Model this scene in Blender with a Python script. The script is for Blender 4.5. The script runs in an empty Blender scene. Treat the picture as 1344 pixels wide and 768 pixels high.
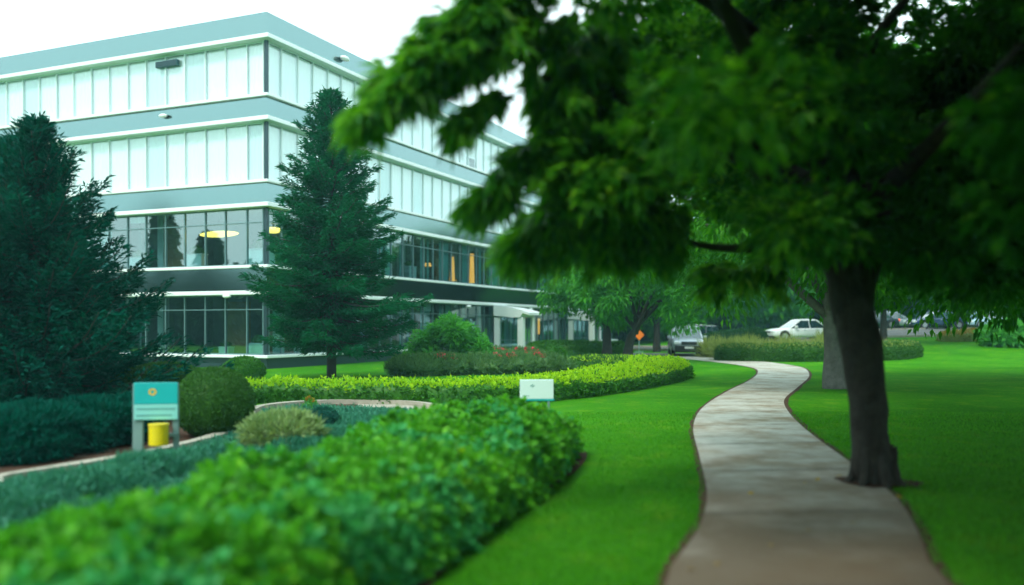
import bpy, math, random
import numpy as np
from mathutils import Vector, Matrix, noise

rng = np.random.default_rng(7)
random.seed(7)
R = math.radians
F = 1187.0; HOR = 428.0; CX = 672.0; EYE = 1.75
sc = bpy.context.scene
col = sc.collection

# ------------------------------------------------------------------ terrain
def sstep(t):
    t = np.clip(t, 0, 1); return t*t*(3-2*t)
def gz(x, y):
    x = np.asarray(x, float); y = np.asarray(y, float)
    return 1.5*sstep((y-38)/37.0)*sstep((x-11)/13.0)
def gzf(x, y): return float(gz(x, y))
def P(px, py, d):
    return Vector(((px-CX)/F*d, d, EYE-(py-HOR)/F*d))
def G(px, py):
    d = EYE*F/(py-HOR)
    return ((px-CX)/F*d, d)

# ------------------------------------------------------------------ materials
MATS = {}
def mat(name, color, rough=.6, metal=0, spec=.5, var=None, scale=3.0, bump=0, bscale=40, emit=None, estr=0, coat=0):
    m = bpy.data.materials.new(name); m.use_nodes = True
    nt = m.node_tree; b = nt.nodes['Principled BSDF']
    b.inputs['Base Color'].default_value = (*color, 1)
    b.inputs['Roughness'].default_value = rough
    b.inputs['Metallic'].default_value = metal
    b.inputs['Specular IOR Level'].default_value = spec
    b.inputs['Coat Weight'].default_value = coat
    if emit:
        b.inputs['Emission Color'].default_value = (*emit, 1); b.inputs['Emission Strength'].default_value = estr
    tc = nt.nodes.new('ShaderNodeTexCoord')
    if var:
        n = nt.nodes.new('ShaderNodeTexNoise'); n.inputs['Scale'].default_value = scale; n.inputs['Detail'].default_value = 6
        n.inputs['Roughness'].default_value = .65
        nt.links.new(tc.outputs['Object'], n.inputs['Vector'])
        r = nt.nodes.new('ShaderNodeValToRGB')
        r.color_ramp.elements[0].position = .3; r.color_ramp.elements[1].position = .7
        r.color_ramp.elements[0].color = (*color, 1); r.color_ramp.elements[1].color = (*var, 1)
        nt.links.new(n.outputs['Fac'], r.inputs['Fac']); nt.links.new(r.outputs['Color'], b.inputs['Base Color'])
    if bump:
        n2 = nt.nodes.new('ShaderNodeTexNoise'); n2.inputs['Scale'].default_value = bscale; n2.inputs['Detail'].default_value = 5
        nt.links.new(tc.outputs['Object'], n2.inputs['Vector'])
        bp = nt.nodes.new('ShaderNodeBump'); bp.inputs['Strength'].default_value = bump; bp.inputs['Distance'].default_value = .02
        nt.links.new(n2.outputs['Fac'], bp.inputs['Height']); nt.links.new(bp.outputs['Normal'], b.inputs['Normal'])
    MATS[name] = m
    return m

def leafmat(name, c1, c2, c3=None, trans=.35, rough=.45, scale=1.2):
    """leaf: hue differs from leaf to leaf, some light passes through it"""
    m = bpy.data.materials.new(name); m.use_nodes = True
    nt = m.node_tree; N = nt.nodes; L = nt.links
    b = N['Principled BSDF']; out = N['Material Output']
    geo = N.new('ShaderNodeNewGeometry'); tc = N.new('ShaderNodeTexCoord')
    noi = N.new('ShaderNodeTexNoise'); noi.inputs['Scale'].default_value = scale; noi.inputs['Detail'].default_value = 3
    L.new(tc.outputs['Object'], noi.inputs['Vector'])
    mx = N.new('ShaderNodeMath'); mx.operation = 'MULTIPLY_ADD'; mx.inputs[1].default_value = .45
    L.new(geo.outputs['Random Per Island'], mx.inputs[0])
    m2 = N.new('ShaderNodeMath'); m2.operation = 'MULTIPLY'; m2.inputs[1].default_value = .6
    L.new(noi.outputs['Fac'], m2.inputs[0]); L.new(m2.outputs[0], mx.inputs[2])
    r = N.new('ShaderNodeValToRGB')
    r.color_ramp.elements[0].position = .2; r.color_ramp.elements[1].position = .75
    r.color_ramp.elements[0].color = (*c1, 1); r.color_ramp.elements[1].color = (*c2, 1)
    if c3:
        e = r.color_ramp.elements.new(.9); e.color = (*c3, 1)
    L.new(mx.outputs[0], r.inputs['Fac']); L.new(r.outputs['Color'], b.inputs['Base Color'])
    b.inputs['Roughness'].default_value = rough; b.inputs['IOR'].default_value = 1.08 if 'needle' in name else 1.28
    t = N.new('ShaderNodeBsdfTranslucent'); g = N.new('ShaderNodeMixRGB'); g.blend_type = 'MULTIPLY'; g.inputs[0].default_value = 1
    g.inputs[2].default_value = (1.6, 1.5, .7, 1)
    L.new(r.outputs['Color'], g.inputs[1]); L.new(g.outputs[0], t.inputs['Color'])
    ms = N.new('ShaderNodeMixShader'); ms.inputs[0].default_value = trans
    L.new(b.outputs[0], ms.inputs[1]); L.new(t.outputs[0], ms.inputs[2]); L.new(ms.outputs[0], out.inputs['Surface'])
    MATS[name] = m
    return m

def glassmat(name, tint, ior=1.9, rough=.0):
    m = bpy.data.materials.new(name); m.use_nodes = True
    nt = m.node_tree; N = nt.nodes; L = nt.links
    N.remove(N['Principled BSDF']); out = N['Material Output']
    tr = N.new('ShaderNodeBsdfTransparent'); tr.inputs[0].default_value = (*tint, 1)
    gl = N.new('ShaderNodeBsdfGlossy'); gl.inputs['Roughness'].default_value = rough; gl.inputs['Color'].default_value = (.82, .97, .97, 1)
    lw = N.new('ShaderNodeLayerWeight'); lw.inputs['Blend'].default_value = .5
    pw = N.new('ShaderNodeMath'); pw.operation = 'POWER'; pw.inputs[1].default_value = 4.0; L.new(lw.outputs['Facing'], pw.inputs[0])
    f0 = ((ior-1)/(ior+1))**2
    fr = N.new('ShaderNodeMath'); fr.operation = 'MULTIPLY_ADD'; fr.inputs[1].default_value = 1-f0; fr.inputs[2].default_value = f0; L.new(pw.outputs[0], fr.inputs[0])
    tc = N.new('ShaderNodeTexCoord'); n = N.new('ShaderNodeTexNoise'); n.inputs['Scale'].default_value = .7; n.inputs['Detail'].default_value = 1
    L.new(tc.outputs['Object'], n.inputs['Vector'])
    bp = N.new('ShaderNodeBump'); bp.inputs['Strength'].default_value = .06; bp.inputs['Distance'].default_value = .05
    L.new(n.outputs['Fac'], bp.inputs['Height']); L.new(bp.outputs['Normal'], gl.inputs['Normal'])
    ms = N.new('ShaderNodeMixShader'); L.new(fr.outputs[0], ms.inputs[0]); L.new(tr.outputs[0], ms.inputs[1]); L.new(gl.outputs[0], ms.inputs[2])
    L.new(ms.outputs[0], out.inputs['Surface'])
    MATS[name] = m
    return m

# leaves (real-world albedo, more green than red)
leafmat('maple_leaf', (.006, .085, .005), (.035, .20, .008), (.09, .30, .010), .48)
leafmat('backlit_leaf', (.03, .20, .008), (.12, .36, .012), (.26, .46, .015), .5)  # paler copy of the maple leaf for rim and sprays, backlight put into its colour
leafmat('broad_leaf', (.022, .17, .014), (.08, .36, .024), (.16, .46, .03), .4, scale=.5)
leafmat('lime_leaf', (.02, .16, .006), (.07, .29, .010), (.15, .38, .012), .5, scale=.5)
leafmat('dark_leaf', (.006, .045, .012), (.015, .085, .018), None, .25, scale=.4)
leafmat('far_leaf', (.005, .055, .03), (.016, .10, .04), None, .3, scale=.25)
leafmat('spruce_needle', (.001, .070, .034), (.008, .16, .066), (.02, .23, .075), .2, scale=1.0)
leafmat('blue_needle', (.000, .045, .034), (.002, .10, .07), (.006, .16, .10), .15, scale=.8)
leafmat('juniper_needle', (.006, .06, .05), (.02, .13, .095), None, .15, scale=2)
leafmat('teal_cover', (.012, .13, .09), (.06, .28, .18), None, .2, scale=2)
leafmat('yew_leaf', (.022, .10, .012), (.05, .17, .022), None, .2, scale=1.5)
leafmat('hedge_leaf', (.02, .19, .012), (.11, .42, .02), (.24, .52, .03), .3, scale=1.4)
leafmat('hedge_leaf_cool', (.02, .24, .06), (.08, .42, .13), None, .3, scale=1.4)
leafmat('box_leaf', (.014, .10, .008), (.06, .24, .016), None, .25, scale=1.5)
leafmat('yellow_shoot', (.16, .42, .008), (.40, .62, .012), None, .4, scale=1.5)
leafmat('bright_leaf', (.03, .22, .03), (.09, .38, .05), (.17, .46, .05), .35, scale=1.2)
leafmat('variegated_leaf', (.10, .22, .08), (.30, .42, .18), (.42, .52, .26), .3, scale=2)
leafmat('bed_leaf', (.04, .14, .045), (.12, .25, .08), None, .25, scale=2)
leafmat('pale_grass', (.14, .22, .05), (.26, .33, .09), None, .3, scale=.6)
leafmat('orange_leaf', (.25, .22, .02), (.40, .24, .02), None, .3, scale=1)
leafmat('petal', (.65, .04, .09), (.75, .10, .16), None, .3)
leafmat('grass_blade', (.03, .20, .006), (.08, .34, .010), None, .3, scale=.4)
leafmat('fallen', (.30, .18, .02), (.45, .32, .03), None, .2)

mat('bark', (.020, .018, .015), .9, var=(.05, .045, .038), scale=7, bump=1, bscale=22, spec=.2)
mat('grey_bark', (.11, .11, .10), .9, var=(.20, .20, .19), scale=6, bump=.8, bscale=25, spec=.2)
mat('far_bark', (.02, .018, .016), .9, var=(.05, .045, .04), scale=5)
mat('soil', (.05, .028, .018), .95, var=(.10, .055, .035), scale=9, bump=1, bscale=30, spec=.15)
mat('kerb_stone', (.30, .28, .22), .85, var=(.42, .39, .32), scale=5, bump=.4)
mat('white_metal', (.80, .86, .85), .45, spec=.5)
mat('white_paint', (.86, .90, .88), .5, var=(.80, .86, .84), scale=1.2)
mat('mullion', (.12, .22, .23), .4, metal=.3)
mat('pale_mullion', (.72, .84, .84), .4)
mat('blind_grey', (.62, .78, .79), .8)
mat('blind_white', (.90, .95, .95), .8)
mat('corner_metal', (.02, .05, .06), .35, metal=.3)
mat('drape', (.22, .50, .50), .8, var=(.30, .60, .58), scale=.8)
mat('blind', (.86, .92, .92), .8, var=(.90, .95, .95), scale=.35)
mat('wall_in', (.16, .20, .20), .8)
mat('ceil_in', (.50, .55, .53), .8)
mat('wood_in', (.22, .10, .035), .5, var=(.30, .15, .05), scale=2)
mat('plinth_stone', (.018, .045, .052), .35, var=(.025, .06, .068), scale=1.5)
mat('wall_stone', (.30, .36, .36), .7)
mat('roofing', (.2, .2, .2), .9)
mat('pot', (.72, .80, .78), .5)
mat('lamp_glow', (.9, .8, .5), .5, emit=(1, .62, .10), estr=2.6)
mat('warm_glow', (.8, .6, .3), .5, emit=(1, .38, .06), estr=1.3)
mat('fixture', (.8, .84, .82), .35)
mat('tyre', (.012, .012, .013), .8)
mat('rim', (.45, .47, .5), .3, metal=.9)
mat('car_glass', (.02, .05, .06), .04, spec=1, coat=1)
mat('car_black', (.012, .014, .016), .5)
mat('chrome', (.6, .62, .65), .2, metal=1)
mat('silver_paint', (.30, .36, .40), .3, metal=.35, coat=.8)
mat('white_car', (.78, .82, .82), .3, coat=.8)
mat('navy_paint', (.008, .035, .11), .25, metal=.2, coat=1)
mat('dark_paint', (.012, .03, .045), .25, metal=.2, coat=1)
mat('lightblue_paint', (.30, .52, .60), .3, coat=.8)
mat('headlamp', (.75, .8, .8), .1, spec=1, coat=1)
mat('taillamp', (.7, .06, .02), .2, coat=1, emit=(1, .12, .02), estr=.5)
mat('plate', (.75, .78, .75), .5)
mat('sign_teal', (.0, .36, .36), .4, var=(.0, .42, .42), scale=3)
mat('sign_pale', (.22, .60, .55), .45)
mat('sign_white', (.66, .84, .80), .45)
mat('sign_ink', (.10, .32, .30), .5)
mat('sign_yellow', (.72, .62, .03), .4)
mat('sign_orange', (.8, .30, .02), .4)
mat('post_grey', (.13, .24, .23), .5, var=(.17, .29, .27), scale=4)
mat('yellow_plastic', (.75, .60, .0), .35, var=(.66, .52, .0), scale=6)
mat('orange_sign', (.85, .20, .01), .45)
mat('vent_dark', (.03, .10, .12), .5)
mat('stem_brown', (.03, .022, .015), .9)

def spandrelmat():
    m = mat('spandrel', (.21, .315, .315), .12, metal=1.0, spec=.6)
    nt = m.node_tree; N = nt.nodes; L = nt.links; b = N['Principled BSDF']
    tc = N.new('ShaderNodeTexCoord'); n = N.new('ShaderNodeTexNoise'); n.inputs['Scale'].default_value = .5; n.inputs['Detail'].default_value = 5
    L.new(tc.outputs['Object'], n.inputs['Vector'])
    r = N.new('ShaderNodeMapRange'); r.inputs['To Min'].default_value = .08; r.inputs['To Max'].default_value = .2
    L.new(n.outputs['Fac'], r.inputs['Value']); L.new(r.outputs[0], b.inputs['Roughness'])
spandrelmat()

def groundmat():
    m = bpy.data.materials.new('lawn'); m.use_nodes = True
    nt = m.node_tree; N = nt.nodes; L = nt.links; b = N['Principled BSDF']
    tc = N.new('ShaderNodeTexCoord')
    def noi(s, d=5):
        n = N.new('ShaderNodeTexNoise'); n.inputs['Scale'].default_value = s; n.inputs['Detail'].default_value = d
        L.new(tc.outputs['Object'], n.inputs['Vector']); return n
    a = noi(.35); c = noi(14, 6)
    r = N.new('ShaderNodeValToRGB'); r.color_ramp.elements[0].position = .3; r.color_ramp.elements[1].position = .7
    r.color_ramp.elements[0].color = (.032, .21, .006, 1); r.color_ramp.elements[1].color = (.07, .30, .010, 1)
    L.new(a.outputs['Fac'], r.inputs['Fac'])
    r2 = N.new('ShaderNodeValToRGB'); r2.color_ramp.elements[0].position = .3; r2.color_ramp.elements[1].position = .75
    r2.color_ramp.elements[0].color = (.55, .6, .5, 1); r2.color_ramp.elements[1].color = (1.15, 1.1, 1.1, 1)
    L.new(c.outputs['Fac'], r2.inputs['Fac'])
    mx = N.new('ShaderNodeMixRGB'); mx.blend_type = 'MULTIPLY'; mx.inputs[0].default_value = 1
    L.new(r.outputs[0], mx.inputs[1]); L.new(r2.outputs[0], mx.inputs[2]); L.new(mx.outputs[0], b.inputs['Base Color'])
    b.inputs['Roughness'].default_value = .9; b.inputs['IOR'].default_value = 1.1
    pt = noi(1.7, 7); r3 = N.new('ShaderNodeValToRGB'); r3.color_ramp.elements[0].position = .52; r3.color_ramp.elements[1].position = .72
    r3.color_ramp.elements[0].color = (1, 1, 1, 1); r3.color_ramp.elements[1].color = (2.3, 1.2, 1.3, 1); L.new(pt.outputs['Fac'], r3.inputs['Fac'])
    mx2 = N.new('ShaderNodeMixRGB'); mx2.blend_type = 'MULTIPLY'; mx2.inputs[0].default_value = 1
    L.new(mx.outputs[0], mx2.inputs[1]); L.new(r3.outputs[0], mx2.inputs[2]); L.new(mx2.outputs[0], b.inputs['Base Color'])
    bp = N.new('ShaderNodeBump'); bp.inputs['Strength'].default_value = .8; bp.inputs['Distance'].default_value = .03
    L.new(noi(60, 3).outputs['Fac'], bp.inputs['Height']); L.new(bp.outputs['Normal'], b.inputs['Normal'])
    MATS['lawn'] = m
groundmat()

def pathmat():
    """pale concrete; brown leaf-litter stains with shapes of their own, near end painted darker for shade"""
    m = bpy.data.materials.new('path_concrete'); m.use_nodes = True
    nt = m.node_tree; N = nt.nodes; L = nt.links; b = N['Principled BSDF']
    tc = N.new('ShaderNodeTexCoord')
    def noi(s, d=5):
        n = N.new('ShaderNodeTexNoise'); n.inputs['Scale'].default_value = s; n.inputs['Detail'].default_value = d
        n.inputs['Roughness'].default_value = .65
        L.new(tc.outputs['Object'], n.inputs['Vector']); return n
    r = N.new('ShaderNodeValToRGB'); r.color_ramp.elements[0].position = .35; r.color_ramp.elements[1].position = .65
    r.color_ramp.elements[0].color = (.40, .40, .345, 1); r.color_ramp.elements[1].color = (.52, .52, .46, 1)
    L.new(noi(5).outputs['Fac'], r.inputs['Fac'])
    r2 = N.new('ShaderNodeValToRGB'); r2.color_ramp.elements[0].position = .42; r2.color_ramp.elements[1].position = .68
    r2.color_ramp.elements[0].color = (1, 1, 1, 1); r2.color_ramp.elements[1].color = (.50, .36, .22, 1)
    L.new(noi(1.1, 8).outputs['Fac'], r2.inputs['Fac'])
    mx = N.new('ShaderNodeMixRGB'); mx.blend_type = 'MULTIPLY'; mx.inputs[0].default_value = 1
    L.new(r.outputs[0], mx.inputs[1]); L.new(r2.outputs[0], mx.inputs[2]); L.new(mx.outputs[0], b.inputs['Base Color'])
    # litter stain and canopy shade painted together, stronger towards the near end
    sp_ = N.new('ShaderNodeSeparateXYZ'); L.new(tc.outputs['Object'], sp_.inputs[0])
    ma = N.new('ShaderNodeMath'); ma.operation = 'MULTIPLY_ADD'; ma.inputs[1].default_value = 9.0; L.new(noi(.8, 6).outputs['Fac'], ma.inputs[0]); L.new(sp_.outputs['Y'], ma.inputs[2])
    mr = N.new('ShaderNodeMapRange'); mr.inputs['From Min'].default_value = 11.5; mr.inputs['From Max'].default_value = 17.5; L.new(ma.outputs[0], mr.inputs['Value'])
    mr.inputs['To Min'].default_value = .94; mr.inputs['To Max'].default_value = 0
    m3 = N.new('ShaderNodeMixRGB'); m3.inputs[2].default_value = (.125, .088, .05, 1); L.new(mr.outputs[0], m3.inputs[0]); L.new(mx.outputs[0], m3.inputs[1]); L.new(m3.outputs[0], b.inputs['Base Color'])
    b.inputs['Roughness'].default_value = .8
    bp = N.new('ShaderNodeBump'); bp.inputs['Strength'].default_value = .5; bp.inputs['Distance'].default_value = .01
    L.new(noi(70, 4).outputs['Fac'], bp.inputs['Height']); L.new(bp.outputs['Normal'], b.inputs['Normal'])
    MATS['path_concrete'] = m
pathmat()
mat('joint', (.10, .09, .07), .9)
mat('asphalt', (.06, .065, .065), .9, var=(.10, .105, .10), scale=2, bump=.5, bscale=60)

# ------------------------------------------------------------------ object helpers
def link(name, data, parent=None):
    o = bpy.data.objects.new(name, data); col.objects.link(o)
    if parent is not None: o.parent = parent
    return o
def tag(o, label=None, cat=None, group=None, kind=None):
    for k, v in (('label', label), ('category', cat), ('group', group), ('kind', kind)):
        if v: o[k] = v
    return o
def empty(name, loc=(0, 0, 0), rz=0, label=None, cat=None, group=None):
    o = link(name, None); o.location = loc; o.rotation_euler.z = rz; o.empty_display_size = .2
    return tag(o, label, cat, group)
def children(o): return [c for c in bpy.data.objects if c.parent == o]
def copy_tree(o, parent=None):
    c = o.copy(); col.objects.link(c)
    if parent is not None: c.parent = parent
    for ch in children(o): copy_tree(ch, c)
    return c

class MB:
    def __init__(s): s.v = []; s.f = []; s.m = []
    def add(s, vs, fs, mi=0):
        n = len(s.v); s.v += [tuple(v) for v in vs]
        s.f += [tuple(i+n for i in f) for f in fs]; s.m += [mi]*len(fs); return s
    def box(s, x0, x1, y0, y1, z0, z1, mi=0, M=None):
        vs = [Vector((x, y, z)) for z in (z0, z1) for y in (y0, y1) for x in (x0, x1)]
        if M is not None: vs = [M @ v for v in vs]
        return s.add(vs, [(0, 2, 3, 1), (4, 5, 7, 6), (0, 1, 5, 4), (2, 6, 7, 3), (0, 4, 6, 2), (1, 3, 7, 5)], mi)
    def cyl(s, c, r, h, n=16, axis='z', r2=None, mi=0):
        r2 = r if r2 is None else r2
        vs = []
        for k, (hh, rr) in enumerate(((0, r), (h, r2))):
            for i in range(n):
                a = 2*math.pi*i/n; p = (rr*math.cos(a), rr*math.sin(a), hh)
                if axis == 'y': p = (p[0], p[2], p[1])
                if axis == 'x': p = (p[2], p[0], p[1])
                vs.append((c[0]+p[0], c[1]+p[1], c[2]+p[2]))
        fs = [(i, (i+1) % n, n+(i+1) % n, n+i) for i in range(n)] + [tuple(range(n))[::-1], tuple(range(n, 2*n))]
        return s.add(vs, fs, mi)
    def tube(s, pts, rads, n=8, mi=0, wob=0):
        pts = [Vector(p) for p in pts]; rings = []
        base = len(s.v); vs = []; fs = []
        up = Vector((0.13, .97, .2)).normalized()
        for i, p in enumerate(pts):
            t = (pts[min(i+1, len(pts)-1)]-pts[max(i-1, 0)]).normalized()
            a = t.cross(up)
            if a.length < .05: a = t.cross(Vector((1, 0, 0)))
            a.normalize(); b = t.cross(a)
            for k in range(n):
                th = 2*math.pi*k/n
                rr = rads[i]*(1+(wob*noise.noise(Vector((math.cos(th)*2, math.sin(th)*2, i*.35+p.x))) if wob else 0))
                vs.append(p+a*rr*math.cos(th)+b*rr*math.sin(th))
        for i in range(len(pts)-1):
            for k in range(n):
                fs.append((i*n+k, i*n+(k+1) % n, (i+1)*n+(k+1) % n, (i+1)*n+k))
        fs.append(tuple(range(n))[::-1]); fs.append(tuple((len(pts)-1)*n+k for k in range(n)))
        return s.add(vs, fs, mi)
    def build(s, name, mats, parent=None, smooth=False, bevel=0):
        me = bpy.data.meshes.new(name); me.from_pydata(s.v, [], s.f)
        for m in (mats if isinstance(mats, (list, tuple)) else [mats]): me.materials.append(MATS[m])
        me.polygons.foreach_set('material_index', s.m)
        if smooth: me.polygons.foreach_set('use_smooth', [True]*len(s.f))
        me.update()
        o = link(name, me, parent)
        if bevel:
            bv = o.modifiers.new('bevel', 'BEVEL'); bv.width = bevel; bv.segments = 2; bv.limit_method = 'ANGLE'
        return o

def smooth_path(pts, n=6):
    pts = [Vector(p) for p in pts]; out = []
    q = [pts[0]*2-pts[1]]+pts+[pts[-1]*2-pts[-2]]
    for i in range(1, len(q)-2):
        for k in range(n):
            t = k/n; p0, p1, p2, p3 = q[i-1:i+3]
            out.append(.5*((2*p1)+(p2-p0)*t+(2*p0-5*p1+4*p2-p3)*t*t+(3*p1-p0-3*p2+p3)*t**3))
    out.append(pts[-1]); return out

def limb(mb, pts, r0, r1, n=8, wob=.15, power=1.0):
    sp = smooth_path(pts, 6); k = len(sp)
    mb.tube(sp, [r0+(r1-r0)*(i/(k-1))**power for i in range(k)], n, 0, wob)

# ---- numpy foliage
def norm(a): return a/np.maximum(np.linalg.norm(a, axis=1, keepdims=True), 1e-9)
def rand_dirs(n): return norm(rng.normal(size=(n, 3)))
def leaf_arrays(p, d, nrm, L, W, fold=.15, droop=0):
    """one pointed leaf (4 verts) per row"""
    n = len(p); d = norm(d); side = norm(np.cross(d, nrm)); up = norm(np.cross(side, d))
    L = np.broadcast_to(L, (n,))[:, None]; W = np.broadcast_to(W, (n,))[:, None]
    tip = p+d*L; tip[:, 2] -= (droop*L[:, 0])
    mid = p+d*L*.42
    l = mid-side*W*.5+up*W*fold; r = mid+side*W*.5+up*W*fold
    v = np.stack([p, r, tip, l], 1).reshape(-1, 3)
    return v
def palmate(p, d, nrm, L, W, lobes=((0, 1), (-.75, .85), (.75, .85), (-1.5, .55), (1.5, .55)), **k):
    d = norm(d); side = norm(np.cross(d, nrm)); vs = []
    for a, s in lobes:
        dd = d*math.cos(a)+side*math.sin(a); vs.append(leaf_arrays(p, dd, nrm, L*s, W, **k))
    return np.concatenate(vs)
def mesh_np(name, parts, mats, parent=None, extra=None):
    """parts: list of (quad-vertex array, material index); extra: (verts, faces, mi) solid meshes"""
    V = []; nq = 0; mi = []
    for v, m in parts:
        V.append(v); k = len(v)//4; nq += k; mi.append(np.full(k, m))
    vq = np.concatenate(V) if V else np.zeros((0, 3)); nv = len(vq)
    loops = np.arange(nq*4); tot = [4]*nq
    ev = []; el = []; em = []; sm = [False]*nq
    off = nv
    for (vs, fs, m) in (extra or []):
        ev += [tuple(v) for v in vs]
        for f in fs: el += [i+off for i in f]; tot.append(len(f)); em.append(m); sm.append(True)
        off += len(vs)
    allv = np.concatenate([vq, np.array(ev).reshape(-1, 3)]) if ev else vq
    alll = np.concatenate([loops, np.array(el, dtype=int)]) if el else loops
    me = bpy.data.meshes.new(name)
    me.vertices.add(len(allv)); me.vertices.foreach_set('co', allv.astype(np.float32).ravel())
    me.loops.add(len(alll)); me.loops.foreach_set('vertex_index', alll.astype(np.int32))
    tot = np.array(tot, dtype=np.int32); st = np.concatenate([[0], np.cumsum(tot)[:-1]]).astype(np.int32)
    me.polygons.add(len(tot)); me.polygons.foreach_set('loop_start', st); me.polygons.foreach_set('loop_total', tot)
    for m in mats: me.materials.append(MATS[m])
    me.polygons.foreach_set('material_index', np.concatenate(mi+[np.array(em)]).astype(np.int32) if em else np.concatenate(mi).astype(np.int32))
    me.polygons.foreach_set('use_smooth', sm)
    me.update(calc_edges=True); me.validate()
    return link(name, me, parent)

def sample(vs, fs, n):
    """random points + normals on a solid"""
    vs = np.array([tuple(v) for v in vs]); tri = []
    for f in fs:
        for k in range(1, len(f)-1): tri.append((f[0], f[k], f[k+1]))
    tri = np.array(tri); a, b, c = vs[tri[:, 0]], vs[tri[:, 1]], vs[tri[:, 2]]
    cr = np.cross(b-a, c-a); ar = np.linalg.norm(cr, axis=1)
    i = rng.choice(len(tri), n, p=ar/ar.sum()); u = rng.random((n, 1)); w = rng.random((n, 1))
    fl = (u+w) > 1; u = np.where(fl, 1-u, u); w = np.where(fl, 1-w, w)
    return a[i]+(b[i]-a[i])*u+(c[i]-a[i])*w, norm(cr)[i], ar.sum()/2

def nz(x, y, z, s): return noise.noise(Vector((x*s, y*s, z*s)))
def dome(rx, ry, rz, amp=.12, s=2.0, seed=0, zc=None, seg=28, ring=14, flat=1.0):
    """noisy half-ellipsoid-like bush body, base at z=0; flat>1 squares it off like a clipped shrub"""
    zc = rz*.42 if zc is None else zc
    vs = []; fs = []
    for j in range(ring+1):
        th = math.pi*j/ring
        for i in range(seg):
            a = 2*math.pi*i/seg
            x, y, z = math.sin(th)*math.cos(a), math.sin(th)*math.sin(a), math.cos(th)
            k = 1+amp*nz(x+seed*3.1, y+seed*1.7, z, s)+amp*.5*nz(x+seed, y, z, s*2.7)
            zz = zc+z*k*(rz-zc if z > 0 else zc)
            vs.append((x*rx*k, y*ry*k, max(zz, 0.0)))
    for j in range(ring):
        for i in range(seg):
            fs.append((j*seg+i, (j+1)*seg+i, (j+1)*seg+(i+1) % seg, j*seg+(i+1) % seg))
    return vs, fs

def leafy(name, body, per_m2, L, W, mats, parent=None, out=.6, rosette=1, jitter=.35, topmat=None, topfrac=0, shrink=.05, lift=.02, up=.25, core=True, pal=False, maxn=90000):
    vs, fs = body
    n0 = 400; _, _, area = sample(vs, fs, n0)
    n = min(int(area*per_m2), maxn)
    p, nn, _ = sample(vs, fs, n)
    parts = []
    if rosette > 1:
        nc = n//rosette; p, nn = p[:nc], nn[:nc]
        p = np.repeat(p+nn*rng.normal(0, L*.5, (nc, 1)), rosette, 0); nn = np.repeat(nn, rosette, 0); n = len(p)
    rnd = rand_dirs(n); d = norm(nn*out+rnd*(1-out*.5)+np.array([0, 0, up]))
    LL = L*(1+rng.uniform(-jitter, jitter, n)); WW = W*(1+rng.uniform(-jitter, jitter, n))
    q = p+nn*rng.normal(lift, L*.3, (n, 1)); q[:, 2] = np.maximum(q[:, 2], .01)
    nr = norm(nn+rand_dirs(n)*.8)
    if topmat is not None:
        top = (nn[:, 2] > .55) & (rng.random(n) < topfrac)
    else: top = np.zeros(n, bool)
    fn = palmate if pal else leaf_arrays
    for msk, m in ((~top, 0), (top, topmat)):
        if msk.any(): parts.append((fn(q[msk], d[msk], nr[msk], LL[msk], WW[msk]), m))
    extra = None
    if core:
        c = np.array([tuple(v) for v in vs]); ctr = c.mean(0); ctr[2] = 0
        c = ctr+(c-ctr)*(1-shrink); extra = [(c, fs, 0)]
    return mesh_np(name, parts, mats, parent, extra)

# ------------------------------------------------------------------ ground
def grid_axis(a, b, c, d, fine, coarse):
    x = list(np.arange(b, c+1e-6, fine)); lo = []; v = b; s = fine
    while v > a: s = min(s*1.35, coarse); v -= s; lo.append(v)
    hi = []; v = c; s = fine
    while v < d: s = min(s*1.35, coarse); v += s; hi.append(v)
    return np.array(lo[::-1]+x+hi)
gx = grid_axis(-230, -26, 60, 230, 1.0, 30); gy = grid_axis(-200, 0, 100, 240, 1.0, 30)
XX, YY = np.meshgrid(gx, gy); ZZ = gz(XX, YY)
nx, ny = len(gx), len(gy)
mb = MB(); mb.v = list(zip(XX.ravel(), YY.ravel(), ZZ.ravel()))
mb.f = [(j*nx+i, j*nx+i+1, (j+1)*nx+i+1, (j+1)*nx+i) for j in range(ny-1) for i in range(nx-1)]; mb.m = [0]*len(mb.f)
g = mb.build('ground', 'lawn', smooth=True); tag(g, kind='structure')

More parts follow.
